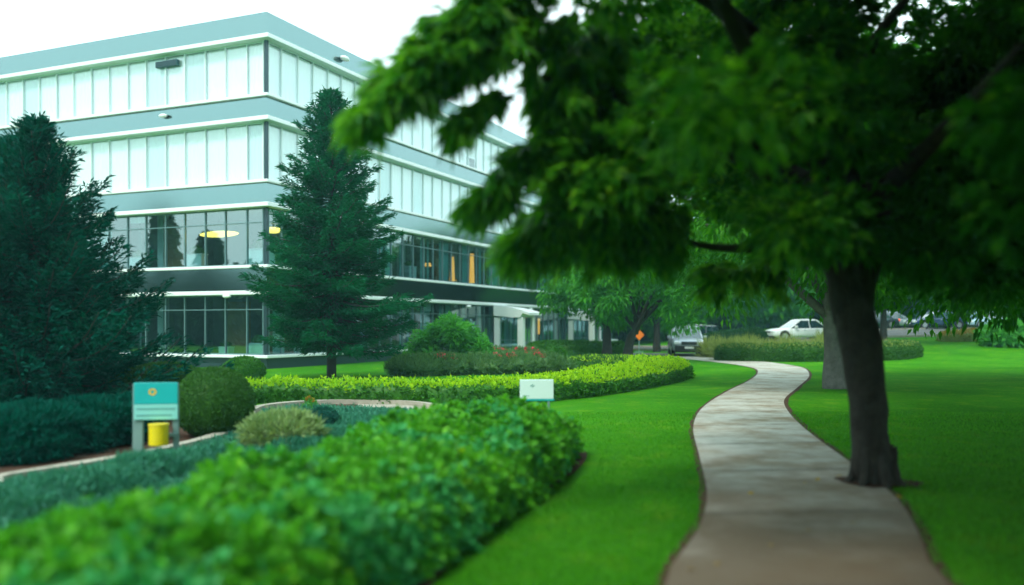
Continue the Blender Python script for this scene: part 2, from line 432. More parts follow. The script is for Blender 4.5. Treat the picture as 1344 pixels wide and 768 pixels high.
def strip(name, left, right, m, zo=.012, n=14, thick=0.0, sub=4, kind='structure'):
    l = smooth_path([(x, y, 0) for x, y in left], n); r = smooth_path([(x, y, 0) for x, y in right], n)
    def res(pts, k):
        d = [0]
        for a, b in zip(pts, pts[1:]): d.append(d[-1]+(b-a).length)
        out = []
        for t in np.linspace(0, d[-1], k):
            i = min(np.searchsorted(d, t, 'right')-1, len(pts)-2); w = (t-d[i])/max(d[i+1]-d[i], 1e-9)
            out.append(pts[i].lerp(pts[i+1], w))
        return out
    k = 90; l = res(l, k); r = res(r, k); mb = MB(); vs = []
    for a, b in zip(l, r):
        for s in range(sub+1):
            p = a.lerp(b, s/sub); vs.append((p.x, p.y, gzf(p.x, p.y)+zo+thick))
    w = sub+1
    fs = [(j*w+s, j*w+s+1, (j+1)*w+s+1, (j+1)*w+s) for j in range(k-1) for s in range(sub)]
    mb.add(vs, fs)
    if thick:
        base = [(v[0], v[1], v[2]-thick-zo-.02) for v in vs]; nb = len(vs); mb.add(base, [])
        for j in range(k-1):
            mb.f.append((j*w, (j+1)*w, nb+(j+1)*w, nb+j*w)); mb.f.append((j*w+sub, nb+j*w+sub, nb+(j+1)*w+sub, (j+1)*w+sub)); mb.m += [0, 0]
        mb.f.append((0, nb, nb+sub, sub)[::-1] if False else tuple(range(0, w))+tuple(nb+i for i in range(w-1, -1, -1))); mb.m.append(0)
        mb.f.append(tuple((k-1)*w+i for i in range(w-1, -1, -1))+tuple(nb+(k-1)*w+i for i in range(w))); mb.m.append(0)
    o = mb.build(name, m); tag(o, kind=kind); return o, l, r

PL = [(.70, 1.0), (.62, 3.2), G(873, 768), G(915, 700), G(928, 650), G(918, 600), G(910, 560), G(923, 535), G(953, 515), G(983, 500), G(994, 491), (9.9, 36.8), (10.1, 40.5), (9.6, 45), (8.6, 50), (7.4, 55)]
PR = [(2.6, 1.0), (2.75, 3.2), G(1245, 768), G(1206, 700), G(1172, 650), G(1112, 605), G(1058, 565), G(1034, 540), G(1030, 524), G(1048, 508), G(1062, 494), G(1056, 484), (12.4, 40.5), (12.2, 45), (11.0, 50), (9.4, 56)]
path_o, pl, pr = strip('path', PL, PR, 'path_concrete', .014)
# path joints
mb = MB()
for i in range(4, 60, 4):
    a, b = pl[i], pr[i]; t = (pl[i+1]-pl[i]).normalized()*.013
    vs = [(a.x-t.x, a.y-t.y, .018), (a.x+t.x, a.y+t.y, .018), (b.x+t.x, b.y+t.y, .018), (b.x-t.x, b.y-t.y, .018)]
    mb.add(vs, [(0, 1, 2, 3)][::-1])
tag(mb.build('path_joint_lines', 'joint'), kind='structure')
# thin earth margins beside the path
def offset(pts, d):
    out = []
    for i, p in enumerate(pts):
        t = (pts[min(i+1, len(pts)-1)]-pts[max(i-1, 0)]); nrm = Vector((t.y, -t.x, 0)).normalized()
        wv = d*(1+.6*noise.noise(p*1.5))
        out.append((p.x+nrm.x*wv, p.y+nrm.y*wv))
    return out
strip('path_earth_edge', offset(pl[:70], -.07), [(p.x+.03, p.y) for p in pl[:70]], 'soil', .008, n=1, sub=1)
strip('path_earth_edge', [(p.x-.03, p.y) for p in pr[:70]], offset(pr[:70], .09), 'soil', .008, n=1, sub=1)
# road and parking beyond
RC = [(-30, 112), (-12, 96), (2, 80), (12, 68), (23, 63.5), (36, 70), (52, 84), (75, 100)]
RW = 3.4
def para(pts, d):
    pts = [Vector((x, y, 0)) for x, y in pts]; out = []
    for i, p in enumerate(pts):
        t = (pts[min(i+1, len(pts)-1)]-pts[max(i-1, 0)]); nrm = Vector((-t.y, t.x, 0)).normalized()
        out.append((p.x+nrm.x*d, p.y+nrm.y*d))
    return out
strip('road', para(RC, RW), para(RC, -RW), 'asphalt', .035, sub=8)
strip('road_kerb', para(RC, -RW), para(RC, -RW-.18), 'kerb_stone', .0, thick=.14, sub=1)
strip('road_kerb', para(RC, RW+.18), para(RC, RW), 'kerb_stone', .0, thick=.14, sub=1)
# drive where the suv stands
strip('driveway', [(7.0, 57.6), (10.0, 57.3), (14, 57.5)], [(7.0, 52.5), (10.0, 51.6), (13.0, 51.0)], 'asphalt', .03, sub=6)

# ------------------------------------------------------------------ world, sun, camera
SUN_EL, SUN_AZ = R(48), R(215)      # azimuth measured clockwise from +Y : sun behind-left
w = bpy.data.worlds.new('World'); sc.world = w; w.use_nodes = True
nt = w.node_tree; N = nt.nodes; L = nt.links; bg = N['Background']
sky = N.new('ShaderNodeTexSky'); sky.sky_type = 'NISHITA'; sky.sun_disc = False
sky.sun_elevation = SUN_EL; sky.sun_rotation = SUN_AZ; sky.dust_density = 4; sky.air_density = 1.2
# bright overcast sheet, a little thicker here and there
tc = N.new('ShaderNodeTexCoord'); cn = N.new('ShaderNodeTexNoise'); cn.inputs['Scale'].default_value = 1.6; cn.inputs['Detail'].default_value = 5
L.new(tc.outputs['Generated'], cn.inputs['Vector'])
cr = N.new('ShaderNodeValToRGB'); cr.color_ramp.elements[0].position = .3; cr.color_ramp.elements[1].position = .75
cr.color_ramp.elements[0].color = (10.2, 14.0, 14.2, 1); cr.color_ramp.elements[1].color = (13.0, 15.6, 15.6, 1)
L.new(cn.outputs['Fac'], cr.inputs['Fac'])
mxs = N.new('ShaderNodeMixRGB'); mxs.inputs[0].default_value = .85
L.new(sky.outputs[0], mxs.inputs[1]); L.new(cr.outputs[0], mxs.inputs[2]); L.new(mxs.outputs[0], bg.inputs['Color'])
bg.inputs['Strength'].default_value = .09
sun = bpy.data.lights.new('sun', 'SUN'); sun.energy = 1.4; sun.angle = R(12); sun.color = (1, .97, .88)
so = link('sun', sun)
sd = Vector((math.sin(SUN_AZ)*math.cos(SUN_EL), math.cos(SUN_AZ)*math.cos(SUN_EL), math.sin(SUN_EL)))
so.rotation_euler = sd.to_track_quat('Z', 'Y').to_euler(); so.location = (0, 0, 30)

cam = bpy.data.cameras.new('camera'); co = link('camera', cam); sc.camera = co
co.location = (0, 0, EYE); co.rotation_euler = (R(90), 0, 0)
cam.sensor_width = 36; cam.lens = 36*F/1344; cam.shift_y = (HOR-384)/1344
cam.clip_end = 1500; cam.clip_start = .1
cam.dof.use_dof = True; cam.dof.focus_distance = 24; cam.dof.aperture_fstop = .0318/.075
vs_ = sc.view_settings; vs_.view_transform = 'Standard'; vs_.look = 'None'; vs_.exposure = .8; vs_.gamma = 1
cy = sc.cycles; cy.max_bounces = 7; cy.diffuse_bounces = 3; cy.glossy_bounces = 3; cy.transparent_max_bounces = 10; cy.transmission_bounces = 4
cy.volume_bounces = 0; cy.use_denoising = True; cy.caustics_reflective = False; cy.caustics_refractive = False
cy.use_adaptive_sampling = True; cy.adaptive_threshold = .02
try: cy.denoiser = 'OPENIMAGEDENOISE'
except Exception: pass

# ------------------------------------------------------------------ office building
C0 = Vector((-9.98, 36.8, 0)); ea = Vector((-.917, .400, 0)).normalized(); eb = Vector((.400, .917, 0)).normalized()
na = Vector((-.400, -.917, 0)).normalized(); nb_ = Vector((.917, -.400, 0)).normalized()
LA, LB = 26.4, 48.4
ANG = math.atan2(eb.y, eb.x)
bld = empty('office_building', C0, 0, 'four storey glass office building with white banded floors and grey panels', 'building')
# local frame:  u along eb (right face), v = along ea (left face) ; interior is +u,+v
def W3(u, v, z): p = eb*u+ea*v; return (p.x, p.y, z)
def bbox(mb, u0, u1, v0, v1, z0, z1, mi=0):
    vs = [W3(u, v, z) for z in (z0, z1) for v in (v0, v1) for u in (u0, u1)]
    return mb.add(vs, [(0, 2, 3, 1), (4, 5, 7, 6), (0, 1, 5, 4), (2, 6, 7, 3), (0, 4, 6, 2), (1, 3, 7, 5)], mi)
HEADS = [3.08, 6.65, 10.15, 13.47]; SILLS = [.54, 4.23, 7.70, 11.20]
# spandrel bands (u or v ring, .35 m thick)
bands = [('spandrel_panel', 3.2, 4.15), ('spandrel_panel', 6.77, 7.62), ('spandrel_panel', 10.27, 11.12), ('parapet', 13.59, 14.55)]
for nm, z0, z1 in bands:
    m1 = MB(); bbox(m1, 0, .35, 0, LA, z0, z1); bbox(m1, .35, LB, 0, .35, z0, z1); bbox(m1, LB-.3, LB, .35, LA, z0, z1); bbox(m1, .35, LB-.3, LA-.3, LA, z0, z1)
    m1.build(nm, 'spandrel', bld)
m1 = MB(); bbox(m1, .05, LB-.02, .05, LA-.02, -.1, .44); m1.build('plinth', 'plinth_stone', bld)
def trim(z, h, pr, nm='trim_band'):
    m1 = MB(); bbox(m1, -pr, .25, -pr, LA, z, z+h); bbox(m1, .25, LB, -pr, .25, z, z+h); m1.build(nm, 'white_metal', bld, bevel=.02)
for z in HEADS: trim(z-.05, .17, .28)
for z in SILLS: trim(z-.10, .12, .16)
# slabs, roof, inner and rear walls
for z in (3.3, 6.9, 10.4, 13.8):
    m1 = MB(); bbox(m1, .36, LB-.35, .36, LA-.35, z, z+.25); m1.build('floor_slab' if z < 13 else 'roof', 'ceil_in' if z < 13 else 'roofing', bld)
m1 = MB(); bbox(m1, .36, LB-.35, .36, LA-.35, .45, .5); m1.build('floor_slab', 'wood_in', bld)
m1 = MB(); bbox(m1, 5.5, LB-1, 5.5, LA-1, .5, 13.8); m1.build('inner_wall', 'wall_in', bld)
for k, (u0, u1, v0, v1) in enumerate(((LB-.28, LB-.02, .4, LA), (.3, LB-.3, LA-.28, LA-.02))):
    m1 = MB()
    for zz0, zz1 in ((.44, 3.2), (4.15, 6.77), (7.62, 10.27), (11.12, 13.59)): bbox(m1, u0, u1, v0, v1, zz0, zz1)
    m1.build('rear_wall', 'wall_stone', bld)
# interior partitions and wooden panels seen through the lower glass
def bpart(name, m, *a): m1 = MB(); bbox(m1, *a); return m1.build(name, m, bld)
for v in (7.7, 13.2, 19.8):
    for z in (.52, 4.2): bpart('partition', 'wall_in', .9, 5.49, v, v+.12, z, z+2.75 if z < 1 else 6.85)
for u in (6.6, 13.2, 19.8, 26.4, 33):
    for z in (.52, 4.2): bpart('partition', 'wall_in', u, u+.12, .9, 5.49, z, z+2.75 if z < 1 else 6.85)
for (u0, u1, v0, v1, z) in ((1.2, 1.3, 5.6, 6.9, 4.2), (1.2, 1.3, 1.9, 3.2, .5), (9, 10.1, 1.4, 1.5, 4.2), (17, 18.4, 1.4, 1.5, 4.2), (22.8, 24, 1.4, 1.5, 4.2), (15, 16, 1.6, 1.7, .5), (28, 29.5, 1.4, 1.5, .5)):
    bpart('wood_panel', 'wood_in', u0, u1, v0, v1, z+.01, z+2.3)
for z in (.52, 4.2):
    for u in range(1, 7): bpart('interior_column', 'ceil_in', u*6.2+.1, u*6.2+.45, 1.0, 1.35, z, z+(2.75 if z < 1 else 2.6))
    for v in range(1, 4): bpart('interior_column', 'ceil_in', 1.0, 1.35, v*6.2+.3, v*6.2+.65, z, z+(2.75 if z < 1 else 2.6))

# corner post
m1 = MB()
for z0, z1 in zip([.56]+[s+.02 for s in SILLS[1:]], [h-.05 for h in HEADS]): bbox(m1, .04, .16, .04, .16, z0, z1)
m1.build('corner_post', 'corner_metal', bld)

# windows: unit window of 2.2 m with three bays lines; own object each
glassmat('glass_low', (.42, .66, .68), 3.2)
glassmat('glass_high', (.95, 1, 1), 2.7)
WB = 2.2
def window(face, k, fl, parent):
    z0, z1 = SILLS[fl]+.02, HEADS[fl]-.05
    s0, s1 = k*WB+(.24 if k == 0 else 0.0), (k+1)*WB
    def B(mb, a0, a1, d0, d1, zz0, zz1, mi=0):
        if face == 'b': bbox(mb, a0, a1, d0, d1, zz0, zz1, mi)
        else: bbox(mb, d0, d1, a0, a1, zz0, zz1, mi)
    g_ = MB(); p = [(s0+.03, .14), (s1-.03, .14)]
    vs = []
    for zz in (z0+.03, z1-.03):
        for a, d in p: vs.append(W3(a, d, zz) if face == 'b' else W3(d, a, zz))
    g_.add(vs, [(0, 1, 3, 2) if face == 'b' else (2, 3, 1, 0)]); 
    wo = g_.build('window', 'glass_low' if fl < 2 else 'glass_high', parent)
    f_ = MB(); t = .05; d0, d1 = .09, .19
    B(f_, s0, s0+t, d0, d1, z0, z1); B(f_, s1-t+.049, s1+.049, d0+.002, d1-.002, z0, z1) if False else None
    mid = (s0+s1)/2 if k else WB/2
    B(f_, mid-t/2, mid+t/2, d0, d1, z0, z1)
    B(f_, s0+t, mid-t/2, d0+.01, d1-.01, z0, z0+t); B(f_, mid+t/2, s1, d0+.01, d1-.01, z0, z0+t)
    B(f_, s0+t, mid-t/2, d0+.01, d1-.01, z1-t, z1); B(f_, mid+t/2, s1, d0+.01, d1-.01, z1-t, z1)
    if fl < 2:
        zt = z1-.62; B(f_, s0+t, mid-t/2, d0+.01, d1-.01, zt, zt+.04); B(f_, mid+t/2, s1, d0+.01, d1-.01, zt, zt+.04)
    f_.build('frame', 'mullion' if fl < 2 else 'pale_mullion', wo)
    # blinds
    b_ = MB(); have = False
    for bi, (a0, a1) in enumerate(((s0+(.0 if k else .05), mid-.012), (mid+.012, s1-.004))):
        q = random.random()
        if fl >= 2:
            low = 1.0 if q < .985 else random.uniform(.55, .93)
        else:
            low = 0 if q < .9 else random.uniform(.08, .3)
        if low <= 0: continue
        have = True; zz = z1-.06-(z1-z0-.1)*low
        # softly pleated sheet
        n = 12; vs = []; 
        for i in range(n+1):
            a = a0+(a1-a0)*i/n; d = .235+.012*math.sin(i*2.1+k)
            for z in (zz, z1-.05): vs.append(W3(a, d, z) if face == 'b' else W3(d, a, z))
        b_.add(vs, [(2*i, 2*i+2, 2*i+3, 2*i+1) for i in range(n)], random.choice((0, 1, 1, 2)))
    if fl < 2 and (face == 'b' or k > 3):
        dm = MB()
        for a0 in (s0+.05, mid-.3):
            wd_ = random.choice((0, .22, .35, .55, .8))
            if not wd_: continue
            n = 8; vs = []
            for i in range(n+1):
                a = a0+wd_*i/n; d = .34+.035*math.sin(i*2.4+k)
                for z in (z0+.05, z1-.05): vs.append(W3(a, d, z) if face == 'b' else W3(d, a, z))
            dm.add(vs, [(2*i, 2*i+2, 2*i+3, 2*i+1) for i in range(n)])
        if dm.v: dm.build('curtain', 'drape', wo)
    if have: b_.build('blind', ['blind', 'blind_white', 'blind_grey'], wo)
    return wo
NA_, NB_ = 12, 22
rest = []
for fl in range(4):
    for k in range(10): window('a', k, fl, bld)
    for k in range(15): window('b', k, fl, bld)
# the farther window units, one part
root_rest = None
far = []
for fl in range(4):
    for k in range(10, NA_): far.append(window('a', k, fl, bld))
    for k in range(15, NB_): far.append(window('b', k, fl, bld))
def join_objs(objs, name, parent, kind=None):
    V = []; Fc = []; M = []; mats = []
    for o in objs:
        me = o.data; off = len(V); V += [tuple(v.co) for v in me.vertices]
        idx = []
        for m_ in me.materials:
            if m_ not in mats: mats.append(m_)
            idx.append(mats.index(m_))
        for p_ in me.polygons: Fc.append(tuple(i+off for i in p_.vertices)); M.append(idx[p_.material_index])
    me = bpy.data.meshes.new(name); me.from_pydata(V, [], Fc)
    for m_ in mats: me.materials.append(m_)
    me.polygons.foreach_set('material_index', M); me.update()
    o = link(name, me, parent); 
    if kind: o['kind'] = kind
    for x in objs: bpy.data.objects.remove(x)
    return o
allfar = []
for w_ in far: allfar += children(w_); 
join_objs(far+allfar, 'window', bld, 'stuff')

# facade fittings
def fix_b(u, z, nm='wall_lamp'):
    p = Vector(W3(u, -.20, z)); return C0+p
def oval_lamp(pos, rz, label, s=1.0):
    t = empty('wall_lamp', pos, rz, label, 'lamp', 'white lamps fixed to the facade')
    vs, fs = [], []
    m1 = MB(); seg, ring = 14, 7
    for j in range(ring+1):
        th = math.pi*j/ring
        for i in range(seg):
            a = 2*math.pi*i/seg; vs.append((.20*s*math.sin(th)*math.cos(a), -.12*s+.10*s*math.sin(th)*math.sin(a), .075*s*math.cos(th)))
    fs = [(j*seg+i, (j+1)*seg+i, (j+1)*seg+(i+1) % seg, j*seg+(i+1) % seg) for j in range(ring) for i in range(seg)]
    m1.add(vs, fs); m1.build('lamp_shade', 'fixture', t, smooth=True)
    m1 = MB(); m1.box(-.06*s, .06*s, -.06*s, 0.02*s, -.05*s, .05*s); m1.build('bracket', 'mullion', t)
    return t
rza = math.atan2(na.y, na.x)+math.pi/2; rzb = math.atan2(nb_.y, nb_.x)+math.pi/2
def onA(v, z, off=0): return C0+Vector(W3(-off, v, z))
def onB(u, z, off=0): return C0+Vector(W3(u, -off, z))
oval_lamp(onA(5.4, 10.78), rza, 'oval white lamp on the grey band under the top floor, left facade', 1.15)
oval_lamp(onB(5.3, 14.05), rzb, 'oval white lamp high on the parapet of the right facade', 1.6)
oval_lamp(onA(1.85, 2.98, .1), rza, 'small white lamp under the band over the ground floor left of the corner', 1.1)
for u, lb in ((11.9, 'white lamp under the ground floor band just right of the tall conifer'), (18.0, 'white lamp under the ground floor band above the bright green shrub'), (27.6, 'white lamp under the band beside the white entrance porch')):
    oval_lamp(onB(u, 2.90, .1), rzb, lb, 1.3)
oval_lamp(onB(10.6, .3, .1), rzb, 'low white lamp on the dark plinth right of the conifer trunk', 1.0)
t = empty('wall_vent', onA(5.35, 13.05, .0), rza, 'dark louvred vent panel at the head of a top floor window', 'vent')
m1 = MB(); m1.box(-.6, .6, -.03, .13, -.13, .13); m1.build('housing', 'vent_dark', t, bevel=.01)
m1 = MB()
for i in range(4): m1.box(-.56, .56, -.045, -.031, -.11+i*.058, -.075+i*.058)
m1.build('slat', 'corner_metal', t)

# things inside the glass
def pendant(pos, rz, L_, label, m='lamp_glow'):
    t = empty('pendant_lamp', pos, rz, label, 'lamp')
    m1 = MB(); vs = []; seg, ring = 16, 7
    for j in range(ring+1):
        th = math.pi*j/ring
        for i in range(seg):
            a = 2*math.pi*i/seg; vs.append((L_*math.sin(th)*math.cos(a), .35*math.sin(th)*math.sin(a), .13*math.cos(th)))
    m1.add(vs, [(j*seg+i, (j+1)*seg+i, (j+1)*seg+(i+1) % seg, j*seg+(i+1) % seg) for j in range(ring) for i in range(seg)])
    m1.build('lamp_shade', m, t, smooth=True)
    m1 = MB(); m1.cyl((0, 0, .1), .01, 1.0, 6); m1.build('cord', 'corner_metal', t)
pendant(onA(3.35, 5.72, -1.0), rza, 1.05, 'long glowing yellow lamp behind the left facade glass')
pendant(onA(.55, 5.78, -1.1), rza, .4, 'short glowing yellow lamp beside the building corner')
def glow_panel(u, z0, z1, wd, label, v=1.2):
    t = empty('floor_lamp', onB(u, z0, -v), rzb, label, 'lamp')
    m1 = MB(); m1.cyl((0, 0, .25), wd/2, z1-z0-.25, 14, r2=wd*.36); m1.build('lamp_shade', 'warm_glow', t, smooth=False)
    m1 = MB(); m1.cyl((0, 0, 0), .16, .03, 14); m1.cyl((0, 0, .03), .02, .24, 8); m1.build('base', 'corner_metal', t)
glow_panel(13.6, 4.35, 5.0, .5, 'small glowing orange lamp low behind the right facade glass')
glow_panel(15.6, 4.9, 5.35, .55, 'round orange lamp behind the right facade, second from the conifer')
glow_panel(18.8, 4.2, 5.9, .42, 'tall glowing orange lamp behind the right facade')
glow_panel(21.4, 4.2, 6.3, .34, 'tallest slim orange lamp behind the right facade')
glow_panel(30.6, 1.1, 2.5, .6, 'orange lamp behind ground floor glass right of the porch')
glow_panel(32.6, .9, 2.3, .35, 'slim orange lamp behind glass between the two porches')
def planter(pos, rz, s, label, h=.55):
    t = empty('planter', pos, rz, label, 'planter', 'white planters inside the windows')
    m1 = MB(); m1.box(-.42*s, .42*s, -.2, .2, 0, h*s); m1.box(-.45*s, .45*s, -.23, .23, h*s, h*s+.05)
    m1.build('pot', 'pot', t, bevel=.02)
    o = leafy('foliage', dome(.3*s, .14, .22*s, .3, 3), 900, .10, .03, ['box_leaf'], t); o.location.z = h*s+.05
for v, s, lb in ((7.6, 1.0, 'white planter at the sill beside the left conifer'), (4.25, 1.1, 'white planter under the long yellow lamp'), (.75, 1.3, 'white planter at the second floor beside the corner post')):
    planter(onA(v, 4.2, -.6), rza, s, lb)
for v, s, lb in ((.9, .9, 'white planter at the ground floor window nearest the corner'), (2.6, .6, 'small white planter in a ground floor window left of the corner')):
    planter(onA(v, .5, -.6), rza, s, lb)
planter(onB(12.6, 4.2, -.6), rzb, .9, 'white planter at the second floor right of the tall conifer', .8)

# entrance porches
def porch(u, wd, dp, ht, label, glassy=True):
    t = empty('entrance_porch', onB(u, 0, 0), ANG, label, 'porch')
    # local x along facade (+ away from camera), local y negative = out from facade
    def bx(m_, x0, x1, y0, y1, z0, z1): m_.box(x0, x1, y0, y1, z0, z1)
    y1 = -.30
    for x in (0, wd-.34):
        for y in (-dp, y1-.36): m_ = MB(); m_.box(x, x+.34, y, y+.38, 0, ht-.72); m_.build('post', 'white_paint', t, bevel=.02)
    m_ = MB(); n = 12; vs = []
    for i in range(n+1):
        f = i/n; y = y1-f*(dp+.42+y1)
        top = ht-.42*f**2; bot = max(ht-.72, top-.62) if f < .78 else top-.16
        for x in (-.10, wd+.10):
            vs.append((x, y, bot)); vs.append((x, y, top))
    fs = []
    for i in range(n):
        a = i*4; b = a+4
        fs += [(a, a+1, b+1, b), (a+2, b+2, b+3, a+3), (a+1, a+3, b+3, b+1), (a, b, b+2, a+2)]
    fs += [(0, 2, 3, 1), (n*4, n*4+1, n*4+3, n*4+2)]
    m_.add(vs, fs); m_.build('roof', 'white_paint', t)
    m_ = MB(); m_.box(.10, .14, -dp+.36, y1-.36, .04, ht-.74); m_.box(.28, wd-.28, -dp+.10, -dp+.14, .04, ht-.74)
    m_.build('side_glass', 'glass_low', t)
    m_ = MB(); m_.box(wd*.5-.03, wd*.5+.03, -dp+.06, -dp+.18, .04, ht-.74); m_.box(.05, .19, -dp+.36, y1-.36, .85, .90)
    m_.build('door_frame', 'mullion', t)
    m_ = MB(); m_.box(-.1, wd+.1, -dp-.6, 0, -.02, .04); m_.build('threshold', 'kerb_stone', t)
    return t
porch(21.5, 1.9, 2.25, 3.0, 'white entrance porch with curved roof beside the flower bed')
porch(35.0, 1.9, 2.3, 2.9, 'farther white entrance porch behind the low dark hedge')

# ------------------------------------------------------------------ foliage: generic trees
def crown_blobs(n_cl, ell, cl_r, leaves, L_, W_, center, flat=.75, shell=.55, pal=False, low=None):
    """clumps through the crown's volume; returns leaf arrays"""
    cs = []
    while len(cs) < n_cl:
        q = rng.uniform(-1, 1, 3)
        r_ = np.linalg.norm(q)
        if r_ > 1 or r_ < shell*rng.random(): continue
        k = 1+.22*nz(q[0]+center[0], q[1]+center[1], q[2], 1.7)
        cs.append(q*k*np.array(ell))
    cs = np.array(cs)+np.array(center)
    return clumps(cs, cl_r*(1+rng.uniform(-.35, .35, n_cl)), leaves, L_, W_, flat, pal)
def clumps(cs, rs, leaves, L_, W_, flat=.7, pal=False, droop=.25, axis_c=None):
    n = len(cs); idx = np.repeat(np.arange(n), leaves)
    dirs = rand_dirs(len(idx)); rad = rng.random(len(idx))**.45
    off = dirs*rad[:, None]*rs[idx][:, None]; off[:, 2] *= flat
    # sprays: leaves in a clump lie in loose tilted layers
    p = cs[idx]+off
    d = norm(dirs+rand_dirs(len(idx))*.6+np.array([0, 0, -droop*1.2])); nr = norm(rand_dirs(len(idx))*.7+np.array([0, 0, 1.0]))
    LL = L_*(1+rng.uniform(-.35, .35, len(idx)))
    if pal: return palmate(p, d, nr, LL, W_, lobes=((0, 1), (-.7, .8), (.7, .8)), droop=droop)
    return leaf_arrays(p, d, nr, LL, W_*(1+rng.uniform(-.3, .3, len(idx))), droop=droop)

def tree(name, x, y, h, crown_r, crown_z, label, cat='tree', group=None, leafm='broad_leaf', bark='far_bark', n_cl=60, leaves=150, L_=.3, W_=.15, tr=.18, ell=None, cl_r=.9, lean=(0, 0), multi=False):
    z0 = gzf(x, y); t = empty(name, (x, y, z0), 0, label, cat, group)
    ell = ell or (crown_r, crown_r, (h-crown_z)/2)
    c = (lean[0], lean[1], (h+crown_z)/2)
    m_ = MB(); limb(m_, [(0, 0, -.15), (lean[0]*.2, lean[1]*.2, crown_z*.6), (lean[0]*.6, lean[1]*.6, crown_z*1.15), (c[0], c[1], h*.8)], tr*1.15, tr*.2, 10)
    for k in range(7):
        a = k*2.4+x; rr = crown_r*random.uniform(.5, .85); zz = crown_z*random.uniform(.75, 1.1)
        limb(m_, [(lean[0]*.5, lean[1]*.5, zz), (lean[0]*.7+rr*.5*math.cos(a), lean[1]*.7+rr*.5*math.sin(a), zz+(h-zz)*.30), (c[0]+rr*math.cos(a), c[1]+rr*math.sin(a), zz+(h-zz)*.45)], tr*.45, tr*.08, 6)
    m_.build('trunk', bark, t, smooth=True)
    v = crown_blobs(n_cl, ell, cl_r, leaves, L_, W_, c)
    mesh_np('crown', [(v, 0)], [leafm], t)
    return t

def conifer(name, x, y, h, rad, label, m='spruce_needle', n_br=170, per=150, nl=.14, bare=.9, seed=1, droop=.25, group=None, prof=None, up_tip=.12, nw=.035, trr=None):
    rs = np.random.default_rng(seed)
    t = empty(name, (x, y, gzf(x, y)), 0, label, 'tree', group)
    tr = trr or h*.018
    m_ = MB(); limb(m_, [(0, 0, -.1), (.02*h*.1, 0, h*.35), (0, .01*h, h*.7), (0, 0, h*.99)], tr, .015, 10)
    P0 = []; D0 = []; N0 = []; LL = []
    for i in range(n_br):
        f = (i+rs.random())/n_br; z = bare+(h-bare)*f**.93
        az = i*2.399+rs.normal(0, .35)
        env = (prof(f) if prof else (1-f)**.8)
        ln = rad*env*(rs.uniform(.5, 1.02) if rs.random() < .7 else rs.uniform(1.0, 1.25))+.10
        # branch groups: some azimuth sectors longer, so the outline is uneven
        ln *= 1+.22*nz(math.cos(az)*1.3+seed, math.sin(az)*1.3, z*.9, 1.0)
        dr = droop*(1-f)*ln; npt = 7
        pts = []
        for k in range(npt+1):
            s = k/npt
            zz = z-dr*math.sin(s*math.pi*.6)+up_tip*ln*s**3+f*f*ln*.7*s
            pts.append(Vector((math.cos(az)*ln*s, math.sin(az)*ln*s, zz)))
        if ln > .4: m_.tube(pts, [max(.006, tr*.22*(1-k/npt)*(ln/rad)+.006) for k in range(npt+1)], 4)
        cnt = int(per*(ln/rad)**1.15)+24
        s = rs.random(cnt)**.62; base = np.array([tuple(p) for p in pts])
        ii = np.minimum((s*npt).astype(int), npt-1); w_ = (s*npt-ii)[:, None]
        p = base[ii]*(1-w_)+base[ii+1]*w_
        bd = norm(base[ii+1]-base[ii])
        sd_ = np.array([-math.sin(az), math.cos(az), 0])
        # flat spray : twig offsets to both sides, shorter near tip
        wd = ln*.30*(1-s*.72)+.05
        o = rs.uniform(-1, 1, cnt)*wd
        p = p+sd_[None]*o[:, None]+np.stack([np.zeros(cnt)]*2+[rs.normal(-.03, .05, cnt)-np.abs(o)*.25], 1)
        d = norm(bd*.9+sd_[None]*np.sign(o)[:, None]*.75+rs.normal(0, .35, (cnt, 3)))
        P0.append(p); D0.append(d); N0.append(norm(np.array([0, 0, 1.0])+rs.normal(0, .5, (cnt, 3)))); LL.append(nl*rs.uniform(.6, 1.35, cnt))
    m_.build('trunk', 'far_bark', t, smooth=True)
    v = leaf_arrays(np.concatenate(P0), np.concatenate(D0), np.concatenate(N0), np.concatenate(LL), nw, droop=.15)
    mesh_np('crown', [(v, 0)], [m], t)
    return t

# tall conifer before the building corner
cx, cy_ = G(435, 497)
conifer('spruce_tree', cx, cy_, 9.5, 2.42, 'tall green conifer standing alone in front of the building corner', n_br=270, per=360, nl=.19, bare=1.15, seed=4, droop=.18, nw=.05,
        prof=lambda f: (min(1, .82+f*1.1) if f < .22 else ((1-f)/.78)**.8*1.02), trr=.17)
conifer('spruce_tree', -9.55, 17.4, 5.3, 2.9, 'dark blue green conifer at the left edge, leftmost of the pair', 'blue_needle', n_br=210, per=420, nl=.17, bare=.25, seed=9, droop=.12, nw=.042, up_tip=.3, prof=lambda f: (1-f)**.95)
conifer('spruce_tree', -8.75, 16.6, 5.5, 2.9, 'dark blue green conifer behind the teal sign, right one of the pair', 'blue_needle', n_br=230, per=420, nl=.16, bare=.22, seed=12, droop=.12, nw=.04, up_tip=.3, prof=lambda f: (1-f)**1.05)
conifer('spruce_tree', -12.6, 21.5, 6.2, 2.4, 'dark conifer behind the left pair, half out of view', 'blue_needle', n_br=150, per=300, nl=.2, bare=.3, seed=15, droop=.12, nw=.05, up_tip=.2, prof=lambda f: (1-f)**.9)

